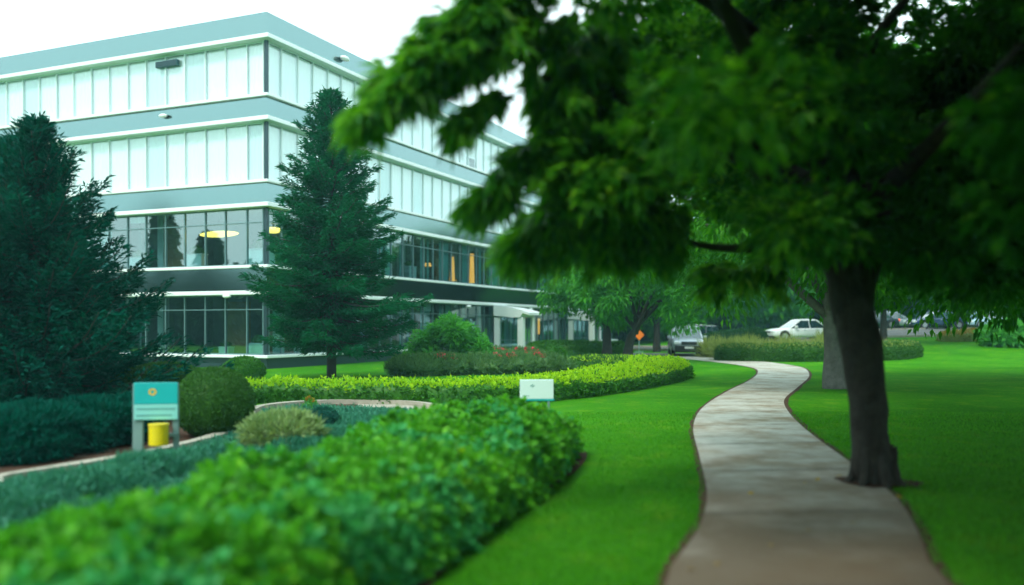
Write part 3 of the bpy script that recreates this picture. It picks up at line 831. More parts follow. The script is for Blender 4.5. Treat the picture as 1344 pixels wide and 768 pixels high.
# ------------------------------------------------------------------ big leafy tree over the path
mt = empty('leafy_tree', (*G(1145, 635), 0), 0, 'big dark leafy tree beside the path spreading over the right half', 'tree')
TX, TY = mt.location.x, mt.location.y
def LP(px, py, d):     # pixel+distance -> local to tree
    v = P(px, py, d); return Vector((v.x-TX, v.y-TY, v.z))
m_ = MB()
tb = [(.03, 0, -.1), (.02, 0, .12), tuple(LP(1140, 540, 10)), tuple(LP(1130, 460, 10)), tuple(LP(1117, 390, 10.05)), tuple(LP(1112, 320, 10.1)), tuple(LP(1108, 250, 10.2))]
sp = smooth_path(tb, 6); k = len(sp)
m_.tube(sp, [.31, .265, .235, .225, .215, .21]+[.205+.05*(i/(k-7))**2 for i in range(k-6)], 18, 0, .22)
for k_ in range(7):
    a_ = k_*.9+.3; cs_, sn_ = math.cos(a_), math.sin(a_)
    limb(m_, [(.02+.17*cs_, .17*sn_, .42), (.02+.21*cs_, .21*sn_, .14), (.02+.28*cs_, .28*sn_, .02), (.02+.42*cs_, .42*sn_, -.06)], .07, .03, 7, .2)
J = LP(1108, 262, 10.2)
limb(m_, [LP(1118, 420, 10.05), LP(1100, 350, 10.0), LP(1066, 285, 9.8), LP(1010, 215, 9.4), LP(960, 150, 9.0)], .20, .07, 12)
limb(m_, [LP(1122, 415, 10.1), LP(1136, 350, 10.2), LP(1168, 295, 10.3), LP(1215, 240, 10.5)], .19, .10, 12)
limb(m_, [LP(1110, 330, 10.1), LP(1098, 220, 10.3), LP(1092, 120, 10.5), LP(1088, 0, 10.8), LP(1080, -160, 11.2)], .27, .10, 12)
limb(m_, [LP(1115, 350, 10.1), LP(1068, 333, 9.9), LP(1010, 326, 9.6), LP(960, 326, 9.3), LP(905, 318, 9.0), LP(840, 290, 8.7)], .085, .02, 9)
limb(m_, [LP(1105, 300, 10.1), LP(1040, 250, 9.6), LP(950, 190, 9.0), LP(850, 140, 8.3), LP(760, 110, 7.7), LP(690, 100, 7.2)], .15, .02, 10)
limb(m_, [LP(1112, 310, 10.1), LP(1165, 280, 10.2), LP(1230, 220, 10.4), LP(1320, 170, 10.6), LP(1420, 110, 11)], .17, .05, 10)
limb(m_, [LP(1100, 220, 10.3), LP(1130, 90, 10.0), LP(1175, 15, 9.6), LP(1240, -50, 9.4)], .09, .03, 8)
limb(m_, [LP(1098, 180, 10.3), LP(1000, 60, 9.4), LP(900, -20, 8.6), LP(800, -60, 8.0), LP(720, -50, 7.4), LP(640, 20, 7.0)], .12, .015, 9)
limb(m_, [LP(1105, 260, 10.2), LP(1000, 210, 11), LP(900, 190, 12), LP(800, 200, 13)], .11, .03, 8)
limb(m_, [LP(1108, 290, 10.1), LP(1180, 230, 8.6), LP(1260, 150, 7.2), LP(1340, 60, 6.2)], .12, .03, 8)
limb(m_, [LP(1108, 290, 10.2), LP(1160, 230, 12), LP(1240, 190, 13.5)], .12, .03, 8)
limb(m_, [LP(1090, 240, 10.1), LP(1010, 120, 7.8), LP(930, -40, 6.2), LP(880, -260, 5.0)], .11, .03, 8)
# hanging side twigs on the left
twigs = [([(760, 110, 7.7), (700, 60, 7.3), (620, 60, 7.0), (540, 100, 6.8), (470, 150, 6.7)], .02),
         ([(720, -40, 7.4), (640, 20, 7.0), (570, 60, 6.8)], .02),
         ([(800, 130, 8.0), (720, 170, 7.7), (660, 215, 7.5), (615, 265, 7.4)], .02),
         ([(760, 110, 7.7), (690, 120, 7.3), (620, 140, 7.1), (585, 165, 7.0)], .012),
         ([(850, 200, 8.6), (780, 260, 8.3), (720, 310, 8.1), (680, 350, 8.0)], .02),
         ([(840, 290, 8.7), (780, 320, 8.4), (720, 350, 8.2)], .015)]
for pts, r_ in twigs: limb(m_, [LP(*p) for p in pts], r_, .005, 5, 0)
m_.build('trunk', 'bark', mt, smooth=True)

# crown: clumps through a volume around the limbs
cs = []; rr = []
def addc(px, py, d, r_):
    v = LP(px, py, d); cs.append(tuple(v)); rr.append(r_)
def poly_in(px, py, poly):
    c = False; n = len(poly)
    for i in range(n):
        x1, y1 = poly[i]; x2, y2 = poly[(i+1) % n]
        if (y1 > py) != (y2 > py) and px < (x2-x1)*(py-y1)/(y2-y1)+x1: c = not c
    return c
# the crown's body: broad dome X -.2..11, Y 5.5..16, underside about 2.9 m, thinner to the left
rs = np.random.default_rng(21)
tries = 0
gaps = [(1195, 15, 40), (1028, 145, 16), (1030, 208, 20), (1152, 165, 18), (1322, 106, 14)]
while len(cs) < 1050 and tries < 120000:
    tries += 1
    X = rs.uniform(-2.5, 13.5); Y = rs.uniform(.5, 15.5); Z = rs.uniform(2.4, 8.2)
    q = ((X-5.4)/7.6)**2+((Y-8.2)/7.6)**2
    if Y < 5.4 and Z < 1.75+.375*max(Y, 2.5)+.75: continue  # nearest clumps stay above the frame, crown extended there to shade the foreground
    if q > 1: continue
    ceil_ = 3.2+5.0*math.sqrt(max(0, 1-q))
    if Z > ceil_: continue
    px = CX+F*X/Y; py = HOR-F*(Z-EYE)/Y
    # underside rises towards the trunk's near side, hangs lower at the rim
    lowlim = np.interp(px, [600, 700, 760, 850, 950, 1040, 1100, 1180, 1280, 1400], [240, 265, 285, 300, 305, 345, 365, 380, 400, 430])
    if py > lowlim-35: continue
    if Y > 5.4 and px < 790+50*nz(py, 0, 0, .02)+max(0, 40-py)*-.6: continue
    if Y > 5.4 and 640 < px < 830 and ((px-700)/75)**2+((py-150)/80)**2 < 1: continue
    if any((px-a)**2+(py-b)**2 < (c+30)**2 for a, b, c in gaps) and Y < 14: 
        if rs.random() < .93: continue
    if X < 5 and Y > 5.4 and rs.random() < .38: continue
    cs.append((X-TX, Y-TY, Z)); rr.append(rs.uniform(.34, .66))
body_n = len(cs)
v1 = clumps(np.array(cs), np.array(rr), 200, .15, .06, .62, True, .12)
# drooping sprays on the near left rim, along their twigs
def spray(pts, n, spread, L_, seed, w_=.05, hang=.5, lat=1.0):
    r2 = np.random.default_rng(seed)
    sp = smooth_path([LP(*p) for p in pts], 8); b = np.array([tuple(p) for p in sp]); k = len(b)
    per = 16; m = max(6, n//per)
    s = np.sort(r2.random(m))*(k-1.001); i = s.astype(int); f = (s-i)[:, None]
    q = b[i]*(1-f)+b[i+1]*f; t = norm(b[i+1]-b[i]); side = norm(np.cross(t, np.array([0, 0, 1.0])[None])); upv = norm(np.cross(side, t))
    taper = (1-.5*(s/(k-1)))[:, None]
    sg = np.where(np.arange(m) % 2 == 0, 1, -1)[:, None]*r2.uniform(.1, 1.1, (m, 1)); ug = r2.normal(.05, .5, (m, 1))
    td = norm(t*r2.uniform(.35, 1.0, (m, 1))+side*sg*lat+upv*ug+np.array([0, 0, -hang*.7]))
    tl_ = spread*r2.uniform(.8, 2.1, (m, 1))*taper
    j = np.repeat(np.arange(m), per); u = r2.random((len(j), 1))**.7; n = len(j)
    p = q[j]+td[j]*tl_[j]*u-np.array([0, 0, 1])*(tl_[j]*u*u*.25)+r2.normal(0, .022, (n, 3))
    sd2 = norm(np.cross(td[j], np.array([0, 0, 1.0])))
    d = norm(td[j]+sd2*r2.uniform(-.8, .8, (n, 1))+np.array([0, 0, -hang*.6])+r2.normal(0, .15, (n, 3)))
    nr = norm(np.array([0, -.5, .9])+r2.normal(0, .4, (n, 3)))
    return palmate(p, d, nr, L_*1.25*r2.uniform(.6, 1.3, n), w_*.95, lobes=((0, 1), (-.55, .75), (.55, .75)), droop=.2)
sprays = [([(745, 20, 7.6), (680, 30, 7.2), (610, 55, 7.0), (540, 95, 6.8), (478, 140, 6.7)], 1250, .23, .19, 1),
          ([(720, -50, 7.4), (660, -10, 7.1), (610, 15, 7.0), (560, 60, 6.9)], 800, .22, .18, 2),
          ([(800, 130, 8.0), (740, 175, 7.7), (680, 215, 7.5), (625, 262, 7.4)], 900, .20, .18, 3),
          ([(720, 100, 7.5), (670, 120, 7.3), (620, 145, 7.1), (600, 160, 7.0)], 260, .12, .15, 4),
          ([(850, 190, 8.6), (790, 240, 8.3), (735, 275, 8.1), (685, 318, 8.0)], 1200, .30, .19, 5),
          ([(900, 285, 9.3), (850, 300, 9.2), (790, 305, 9.0), (760, 308, 8.9)], 450, .34, .19, 11),
          ([(1060, 325, 9.9), (1010, 340, 9.8), (970, 350, 9.7), (930, 352, 9.6)], 450, .30, .18, 12),
          ([(860, 240, 8.7), (800, 275, 8.4), (740, 300, 8.2), (690, 312, 8.1)], 900, .26, .18, 6),
          ([(800, 10, 8.0), (770, 50, 7.8), (740, 80, 7.6), (735, 120, 7.5)], 900, .30, .18, 7),
          ([(900, 270, 9.0), (850, 290, 8.8), (800, 300, 8.6)], 800, .30, .18, 8),
          ([(820, 60, 8.2), (780, 130, 8.1), (750, 190, 8.0), (745, 230, 8.0)], 800, .28, .18, 9),
          ([(700, 0, 7.4), (640, 40, 7.2), (570, 80, 7.0), (500, 110, 6.9)], 700, .13, .19, 10)]
v1r = v1.reshape(-1, 4, 3); outer = (v1r[:, 0, 0] < -1.2+rng.normal(0, .5, len(v1r))) & (rng.random(len(v1r)) < .55)
va = [(v1r[~outer].reshape(-1, 3), 0), (v1r[outer].reshape(-1, 3), 1)]
for pts, n, spd, L_, sdd in sprays:
    sv = spray(pts, n, spd, L_, sdd).reshape(-1, 4, 3); pick = rng.random(len(sv)) < (.65 if sdd < 5 or sdd == 10 else .75)
    va += [(sv[pick].reshape(-1, 3), 1), (sv[~pick].reshape(-1, 3), 0)]
mesh_np('crown', va, ['maple_leaf', 'backlit_leaf'], mt)

ring = [(TX+.03+(.40+.16*nz(math.cos(a*.2618), math.sin(a*.2618), 3, 1.5))*math.cos(a*.2618)*1.1, TY+(.38+.2*nz(math.cos(a*.2618), math.sin(a*.2618), 5, 1.5))*math.sin(a*.2618)) for a in range(24)]
mm = MB(); mm.add([(x, y, .022) for x, y in ring], [tuple(range(24))]); tag(mm.build('bare_soil', 'soil'), kind='structure')
# second tree behind it, pale grey trunk
gx2, gy2 = G(1096, 510)
t2 = tree('leafy_tree', gx2, gy2, 9.5, 6.0, 2.5, 'tree with pale grey trunk on the lawn behind the big tree', leafm='lime_leaf', bark='grey_bark', n_cl=180, leaves=270, L_=.21, W_=.10, tr=.30, cl_r=1.05, ell=(6.8, 5.0, 3.5), lean=(-.3, 0))

tree('leafy_tree', 10.6, 17.2, 8.6, 5.0, 1.9, 'leafy tree whose low dark crown hangs in at the right picture edge', leafm='maple_leaf', bark='bark', n_cl=170, leaves=230, L_=.18, W_=.08, tr=.27, cl_r=.95, ell=(4.4, 4.2, 3.2))
tree('leafy_tree', 17.4, 29, 9.5, 5.0, 2.0, 'leafy tree standing deeper on the right lawn, trunk out of view', leafm='maple_leaf', bark='bark', n_cl=160, leaves=260, L_=.20, W_=.10, tr=.3, cl_r=1.1, ell=(5.6, 5.2, 3.5))
tree('leafy_tree', 4.6, -3.0, 10.5, 5.5, 4.4, 'unseen leafy tree added just behind the viewpoint to shade the foreground', leafm='maple_leaf', bark='bark', n_cl=150, leaves=90, L_=.42, W_=.2, tr=.28, cl_r=1.1, ell=(5.6, 5.0, 2.9))  # out-of-view tree, put here to darken the foreground
for x, y in ((6.6, -6.2), (-5.4, -8.5), (10.5, -1.0)):  # more unseen trees, added to keep sky light off path and lawn
    tree('leafy_tree', x, y, 9.5, 5.0, 3.0, 'unseen leafy tree added behind the viewpoint to shade the path', group='unseen shading trees behind the viewpoint', leafm='maple_leaf', bark='bark', n_cl=120, leaves=90, L_=.42, W_=.2, tr=.28, cl_r=1.15, ell=(5.2, 4.6, 3.3))
# trees between path and building
tree('shade_tree', *G(797, 471), 7.0, 3.9, 2.0, 'broad low shade tree leftmost behind the yellow topped hedge', group='shade trees near the porch', n_cl=90, leaves=190, L_=.26, W_=.12, tr=.27, cl_r=.85, ell=(3.7, 3.0, 2.6), lean=(-.1, 0))
tree('shade_tree', *G(822, 475), 6.9, 4.0, 1.85, 'shade tree with leaning trunk close behind the hedge end', group='shade trees near the porch', leafm='broad_leaf', n_cl=90, leaves=190, L_=.24, W_=.11, tr=.25, cl_r=.8, ell=(3.9, 3.1, 2.4), lean=(1.0, 0))
tree('shade_tree', *G(862, 462), 8.2, 4.4, 2.7, 'shade tree with thin dark trunk beside the silver suv', group='shade trees near the porch', leafm='dark_leaf', n_cl=80, leaves=170, L_=.32, W_=.15, tr=.24, cl_r=1.0, ell=(4.2, 3.4, 2.9))

# far trees
tree('shade_tree', 22.8, 55.5, 8.5, 4.4, 3.0, 'slim dark tree on the right lawn before the parked cars', leafm='dark_leaf', n_cl=110, leaves=170, L_=.34, W_=.17, tr=.22, cl_r=1.1, ell=(5.2, 4.0, 3.2))
farlist = [(6, 92, 11, 5.5), (15, 88, 10, 5), (23, 84, 9, 5), (31, 96, 12, 6), (40, 90, 11, 5.5), (50, 92, 12, 6), (60, 88, 12, 6), (-4, 108, 12, 6), (12, 110, 14, 7), (28, 118, 15, 7), (46, 112, 15, 7), (66, 108, 15, 7), (78, 92, 14, 7), (0, 122, 13, 7), (8, 128, 15, 8), (19, 126, 15, 8), (37, 124, 15, 8), (55, 126, 15, 8), (64, 124, 15, 8), (36, 56, 9, 5), (45, 66, 10, 5.5)]
protos = []
for i, (s_, lm) in enumerate((((5.5, 5.5, 5.0), 'far_leaf'), ((5.5, 5.5, 4.6), 'broad_leaf'))):
    x, y, h, r_ = farlist[i]
    protos.append(tree('woodland_tree', x, y, 11, 5.5, .5, 'tall leafy tree in the dense line beyond the parked cars', group='trees beyond the parked cars', leafm=lm, n_cl=170, leaves=130, L_=.60, W_=.32, tr=.3, cl_r=1.5, ell=s_))
for i, (x, y, h, r_) in enumerate(farlist[2:]):
    o = copy_tree(protos[0] if i % 3 else protos[1]); o.location = (x, y, gzf(x, y)); k = h/11*1.02
    o.scale = (r_/5.5*1.02, r_/5.5, k); o.rotation_euler.z = i*1.3
    if (x, y) in ((36, 56), (45, 66)):
        o['label'] = {36: 'leafy tree at the right lawn edge before the cars', 45: 'leafy tree right of the blue car behind the dark shrubs'}[x]
# ------------------------------------------------------------------ shrubs and beds
def bush(name, x, y, body, label, mats, per=1500, L_=.06, W_=.03, group=None, cat='shrub', rz=0, z=None, **k):
    o = leafy(name, body, per, L_, W_, mats, None, **k); o.location = (x, y, gzf(x, y) if z is None else z); o.rotation_euler.z = rz
    return tag(o, label, cat, group)
# clipped olive dome beside sign + the long mound behind it
bush('clipped_shrub', -4.72, 14.35, dome(.60, .62, 1.10, .05, 1.5, 1), 'big clipped olive green dome shrub right of the teal sign', ['yew_leaf'], 5200, .035, .018, shrink=.02, lift=.0)
bush('clipped_shrub', -6.75, 17.6, dome(1.15, .55, 1.0, .05, 1.3, 2), 'long clipped olive shrub behind the big dome, before the conifers', ['yew_leaf'], 3000, .045, .02, shrink=.02, lift=0, rz=-.1)
bush('clipped_shrub', *G(320, 500), dome(.62, .6, .72, .05, 2, 3), 'small round dark shrub at the building corner', ['box_leaf'], 1500, .07, .035, shrink=.03)
bush('clipped_shrub', *G(424, 562), dome(.24, .24, .32, .06, 2, 4), 'tiny round dark bush beside the pale variegated shrub', ['juniper_needle'], 4500, .04, .015)
bush('clipped_shrub', *G(732, 481), dome(.38, .38, .80, .05, 2, 5), 'small dark ball shrub at the right end of the flower bed', ['box_leaf'], 1500, .08, .04)
# pale variegated shrub: arching fronds
bush('variegated_shrub', -3.28, 12.9, dome(.50, .42, .42, .28, 1.8, 6), 'pale variegated feathery shrub beside the kerbed bed', ['variegated_leaf'], 4200, .12, .022, out=.9, up=.15, lift=.03)
# bright shrub before porch
bx_, by_ = G(594, 489)
t = empty('leafy_shrub', (bx_, by_, 0), 0, 'bright green loose shrub in front of the right facade', 'shrub')
rs3 = np.random.default_rng(5); bc = []; br_ = []
for k_ in range(100):
    u_ = rs3.uniform(-1, 1); hmax = 2.25*(1-abs(u_+.10)**1.6*.50); bc.append((u_*1.42, rs3.uniform(-.9, .9)*(1-abs(u_)*.5), rs3.uniform(.15, hmax-.2))); br_.append(rs3.uniform(.2, .42))
m_ = MB()
for k_ in range(9):
    q_ = bc[k_]; limb(m_, [(0, 0, -.05), (q_[0]*.4, q_[1]*.4, q_[2]*.5), q_], .03, .008, 5)
m_.build('stem', 'stem_brown', t)
mesh_np('foliage', [(clumps(np.array(bc), np.array(br_), 130, .22, .085, .8, False, .1), 0)], ['bright_leaf'], t)
# low junipers on the left
for i, (px, py, rx, ry, rz_, lb) in enumerate(((10, 612, .85, .7, .60, 'low teal juniper at the left picture edge, nearest of the row'), (75, 600, .85, .6, .58, 'low teal juniper second in the row on the mulch'),
        (128, 590, .65, .5, .55, 'low teal juniper nearest to the teal sign post'), (-60, 625, .9, .7, .6, 'low teal juniper mostly cut off by the left picture edge'))):
    x, y = G(px, py); bush('juniper_shrub', x-.25, y+1.15, dome(rx, ry*.9, rz_, .35, 2.2, 10+i), lb, ['blue_needle'], 3200, .10, .022, 'juniper shrubs in a row on the mulch', out=.8)
# plants within the kerbed bed: low teal mounds
tl = [(20, 668, .55, .26), (95, 650, .5, .30), (165, 640, .45, .28), (215, 622, .42, .34), (262, 612, .38, .27), (300, 604, .36, .28), (440, 578, .5, .24), (500, 568, .55, .26), (548, 563, .42, .20), (470, 556, .6, .18), (528, 550, .5, .16), (400, 588, .4, .2), (-50, 668, .6, .3)]
lbs = ['low teal mound at the left end of the kerbed bed', 'low teal mound second from the left in the kerbed bed', 'low teal mound before the sign post, left side', 'low teal mound directly before the teal sign', 'low teal mound right of the teal sign', 'low teal mound left of the pale variegated shrub',
       'low teal mound right of the pale variegated shrub', 'low teal mound in the middle of the round bed', 'low teal mound against the near hedge', 'flat teal mound at the back of the round bed', 'flat teal mound by the wide right kerb', 'teal mound tucked under the pale shrub', 'teal mound cut off by the left picture edge']
for i, ((px, py, r_, h_), lb) in enumerate(zip(tl, lbs)):
    x, y = G(px, py); y -= .45; bush('ground_cover_mound', x, y, dome(r_, r_*.8, h_*.72, .32, 2.2, 30+i), lb, ['teal_cover'], 3400, .075, .018, 'teal mounds in the kerbed bed', cat='plant', out=.8, rz=i)

# low teal cover between the mounds, uncountable
gp_ = [G(-60, 656), G(0, 640), G(90, 625), G(180, 609), G(245, 594), G(292, 580), (-4.6, 15.3), (-4.8, 17.0), G(345, 543), G(400, 537), G(470, 538), G(530, 542), G(560, 549), G(560, 565), (-2.2, 12), (-2.6, 9), (-3.1, 5.8), (-6, 5)]
gpx = np.array([a for a, b in gp_]); gpy = np.array([b for a, b in gp_])
nn_ = 60000; qx = rng.uniform(gpx.min(), gpx.max(), nn_); qy = rng.uniform(gpy.min(), gpy.max(), nn_)
ins = np.zeros(nn_, bool); j_ = len(gp_)-1
for i_ in range(len(gp_)):
    x1, y1, x2, y2 = gpx[i_], gpy[i_], gpx[j_], gpy[j_]
    ins ^= ((y1 > qy) != (y2 > qy)) & (qx < (x2-x1)*(qy-y1)/(y2-y1+1e-12)+x1); j_ = i_
qx, qy = qx[ins], qy[ins]; nn_ = len(qx)
hh_ = np.array([.05+.07*max(0, nz(a, b, 0, 1.6)+.5) for a, b in zip(qx, qy)])*rng.uniform(.2, 1, nn_)
pq = np.stack([qx, qy, hh_], 1)
tag(mesh_np('ground_cover', [(leaf_arrays(pq, norm(rng.normal(0, .6, (nn_, 3))+np.array([0, 0, .6])), rand_dirs(nn_), rng.uniform(.06, .11, nn_), .022), 0)], ['teal_cover']), 'low teal creeping plants filling the kerbed bed', 'ground cover', kind='stuff')
# mulch bed and round bed floor, kerb
KB = [(-9, 8.2), G(-60, 652), G(0, 636), G(90, 621), G(180, 605), G(245, 590), G(292, 576), (-4.75, 15.3), (-4.95, 17.0), G(342, 539), G(400, 532.5), G(470, 531), G(540, 533), G(590, 541), G(607, 549), G(598, 558)]
kl = smooth_path([(x, y, 0) for x, y in KB], 10)
strip('bed_kerb', offset(kl, -.09), offset(kl, .09), 'kerb_stone', .0, n=1, thick=.11, sub=1)
kr = [p for p in kl if p.x > -3.6 and p.y > 15]
m_ = MB()
mul = [G(-150, 620), G(-60, 652), G(0, 634), G(90, 619), G(180, 603), G(245, 588), G(290, 575), (-4.9, 15.3), (-5.1, 17.0), (-5.2, 18.6), (-7.0, 19.8), (-12, 20.5), (-16, 16)]
def polysheet(name, pts, m, z, kind='structure'):
    mm = MB(); mm.add([(x, y, z) for x, y in pts], [tuple(range(len(pts)))]); o = mm.build(name, m)
    me = o.data
    if me.polygons[0].normal.z < 0: me.flip_normals()
    return tag(o, kind=kind)
polysheet('mulch_bed', mul, 'soil', .010)
kp = [(p.x, p.y) for p in kl]
polysheet('planting_bed', kp+[(-.6, 14.0), (-2.4, 10.5), (-3.5, 6.0), (-9, 5)], 'soil', .013)
# wide pale edge on the right of the round bed
strip('bed_paving', [G(470, 531), G(540, 533), G(590, 541), G(608, 549), G(604, 560)], [G(470, 535), G(530, 539), G(562, 546), G(572, 552), G(566, 560)], 'kerb_stone', .020, sub=2)

# ---- hedges
def sweep(center, widths, heights, amp=.06, rnd=.18, seed=0, seg=14, step=.18, s=1.6, ztop_amp=.04):
    """solid hedge body along a line: rounded box section"""
    c = smooth_path([(x, y, 0) for x, y in center], 8)
    d = [0]
    for a, b in zip(c, c[1:]): d.append(d[-1]+(b-a).length)
    n = max(8, int(d[-1]/step)); pts = []; ws = []; hs = []
    cd = np.linspace(0, 1, len(widths))
    for t in np.linspace(0, d[-1], n):
        i = min(np.searchsorted(d, t, 'right')-1, len(c)-2); w_ = (t-d[i])/max(d[i+1]-d[i], 1e-9)
        pts.append(c[i].lerp(c[i+1], w_)); ws.append(np.interp(t/d[-1], cd, widths)); hs.append(np.interp(t/d[-1], cd, heights))
    prof_ = []
    for k in range(seg+1):
        a = math.pi*k/seg; ca, sa = math.cos(a), math.sin(a)
        e = .45
        prof_.append((math.copysign(abs(ca)**e, ca), abs(sa)**e))
    vs = []; fs = []
    for i, p in enumerate(pts):
        t = (pts[min(i+1, n-1)]-pts[max(i-1, 0)]).normalized(); sd_ = Vector((t.y, -t.x, 0))
        endf = min(1, (min(i, n-1-i)*step/(ws[i]*.5)+.02)); endw = math.sqrt(max(0.02, 1-(1-endf)**2)) if endf < 1 else 1
        for (a, b) in prof_:
            q = p+sd_*a*ws[i]*.5*endw
            k1 = 1+amp*(nz(q.x+seed, q.y, b, s)+.6*nz(q.x, q.y+seed, b, s*2.6))/(.5*ws[i])*.6
            q = p+sd_*a*ws[i]*.5*endw*k1
            z = b*hs[i]*(.55+.45*endw)*(1+ztop_amp*nz(q.x, q.y, seed, 1.3)/hs[i]*2)
            vs.append((q.x, q.y, z+gzf(q.x, q.y)))
    m = seg+1
    for i in range(n-1):
        for k in range(seg): fs.append((i*m+k, i*m+k+1, (i+1)*m+k+1, (i+1)*m+k))
    fs.append(tuple(range(m))[::-1]); fs.append(tuple((n-1)*m+k for k in range(m)))
    # make sure normals point up/out
    a, b, c_, d_ = [Vector(vs[j]) for j in fs[seg//2]]
    if (b-a).cross(c_-a).z < 0: fs = [f[::-1] for f in fs]
    return vs, fs
# near foreground hedge
H1c = [(-3.0, 1.6), (-2.6, 3.2), (-2.0, 5.4), (-1.45, 7.3), (-.80, 9.6), (-.25, 11.6), (.22, 13.1)]
b1 = sweep(H1c, [1.8, 1.85, 2.0, 2.15, 2.2, 2.1, 1.5], [.50, .52, .54, .56, .60, .62, .56], amp=.16, seed=3, seg=20, step=.14, s=1.2, ztop_amp=.14)
v, f = b1; n_h = 34000
p, nn, area = sample(v, f, n_h//4)
keep = rng.random(len(p)) < np.clip(1.35-p[:, 1]*.03, .4, 1); p, nn = p[keep], nn[keep]
vis = p[:, 1] > 2.0; p, nn = p[vis], nn[vis]
bumpz = rng.normal(.0, .035, (len(p), 1)); p = p+nn*bumpz
ro = 6; pp = np.repeat(p, ro, 0); nnn = np.repeat(nn, ro, 0); n = len(pp)
d = norm(nnn*.55+rand_dirs(n)*.95+np.array([0, 0, .15])); nr = norm(nnn+rand_dirs(n)*.5)
pp = pp+d*.01; pp[:, 2] = np.maximum(pp[:, 2], .02)
LL = np.repeat(rng.uniform(.065, .12, len(p)), ro)*rng.uniform(.7, 1.2, n)
cool = np.repeat(np.array([nz(a, b, c, 1.1) for a, b, c in p])+rng.normal(0, .18, len(p)) > .24, ro)
tip = np.repeat(rng.random(len(p)) < .003, ro) & (nnn[:, 2] > .4)
mm_ = np.where(tip, 2, np.where(cool, 1, 0))
parts = []
for k in range(3):
    s_ = mm_ == k; parts.append((leaf_arrays(pp[s_], d[s_], nr[s_], LL[s_], LL[s_]*.62, fold=.12, droop=.15), k))
cv = np.array(v); cc = cv.copy(); cc[:, 2] *= .93
o = mesh_np('foreground_hedge', parts, ['hedge_leaf', 'hedge_leaf_cool', 'yellow_shoot'], None, [(cc, f, 0)])
o.name = 'leafy_hedge'; tag(o, 'wide loose green hedge filling the lower left, nearest the camera', 'hedge')
# soil strip along its lawn side
strip('hedge_soil_edge', [(-1.6, 3.0), (-1.0, 5.2), (-.6, 7.3), (.0, 9.4), (.55, 11.2), (.8, 12.6), (.4, 13.9)], [(-1.25, 3.0), (-.72, 5.2), (-.30, 7.3), (.30, 9.4), (.80, 11.0), (1.02, 12.6), (.65, 14.0)], 'soil', .009, sub=2)

# yellow topped hedge looping behind the bed
H2c = [(-7.6, 21.2), (-5.4, 20.9), (-3.6, 20.7), (-1.9, 20.5), (-.45, 20.6), (1.0, 22.3), (2.6, 25.2), (4.2, 28.6), (5.2, 31.6), (4.9, 34.6)]
b2 = sweep(H2c, [.85, .9, 1.0, 1.2, 1.6, 1.9, 2.0, 2.0, 1.9, 1.4], [.44, .44, .42, .42, .44, .47, .48, .50, .52, .5], amp=.08, seed=8, step=.2, ztop_amp=.05)
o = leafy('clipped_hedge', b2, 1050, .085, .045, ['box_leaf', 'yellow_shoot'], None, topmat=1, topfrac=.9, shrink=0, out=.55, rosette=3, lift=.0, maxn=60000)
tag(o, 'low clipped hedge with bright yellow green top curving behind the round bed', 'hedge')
# low dark clipped hedges farther back
def hedge(cn_, w_, h_, label, mats, per=500, L_=.12, W_=.06, group=None, **k):
    b = sweep(cn_, w_, h_, amp=.06, seed=random.random()*9, step=.4)
    o = leafy('clipped_hedge', b, per, L_, W_, mats, None, shrink=0, maxn=26000, **k); return tag(o, label, 'hedge', group)
hedge([(.9, 52), (3.4, 50.4), (6.6, 51)], [1.2, 1.3, 1.2], [.75, .8, .75], 'low dark clipped hedge in front of the farther porch', ['box_leaf'])
hedge([(5.8, 33.6), (4.4, 36.5), (2.6, 38.5)], [1.8, 2.2, 2.2], [.45, .42, .4], 'low olive hedge under the shade trees', ['yew_leaf', 'yellow_shoot'], topmat=1, topfrac=.35)
hedge([(11.6, 56.5), (13.4, 56.8), (16.2, 58.2)], [1.6, 1.8, 1.8], [1.15, 1.3, 1.3], 'dark green hedge immediately right of the silver suv', ['dark_leaf'])
hedge([(10.6, 46.6), (12.6, 45.0), (15.8, 44.6), (18.6, 45.2), (20.9, 47.5)], [1.6, 1.7, 1.7, 1.7, 1.5], [.74, .74, .74, .74, .7], 'low olive hedge edging the far right bed across the path', ['yew_leaf', 'pale_grass'], topmat=1, topfrac=.4)
hedge([(-14, 118), (6, 101), (22, 94), (40, 98), (62, 104), (95, 112)], [3, 3.2, 3, 3, 3], [3.4, 3.8, 3.2, 3.6, 3.4], 'long tall dark hedge in front of the far trees beyond the road', ['dark_leaf'], per=60, L_=.5, W_=.28)
# pale grasses in the right bed: separate tussocks
gp = None
k_ = 0
for i in range(26):
    x = 11.4+(i % 9)*1.02+random.uniform(-.3, .3); y = 46.8+(i//9)*1.7+random.uniform(-.4, .4)
    if gp is None:
        gp = leafy('ornamental_grass', dome(.62, .62, .48, .2, 2, 50), 330, .42, .03, ['pale_grass'], None, out=.8, up=.9, lift=0)
        tag(gp, 'pale yellow green grass tussock in the bed across the path', 'grass tussock', 'pale grasses in the right bed'); o = gp
    else:
        o = gp.copy(); col.objects.link(o)
    s_ = random.uniform(.85, 1.3); o.scale = (s_, s_, s_*random.uniform(.9, 1.15)); o.location = (x, y, gzf(x, y)); o.rotation_euler.z = i*1.7
for i, (x, y) in enumerate(((28.5, 62.6-4.2), (30.2, 62.2-3.6), (31.9, 60.2), (33.5, 62))):
    pass
hedge([(27.0, 57.0), (29.4, 57.8), (31.8, 59.4)], [1.2, 1.4, 1.2], [.5, .55, .5], 'low orange flowering bed in front of the blue car', ['pale_grass', 'orange_leaf'], topmat=1, topfrac=.8, per=260, L_=.16, W_=.08)
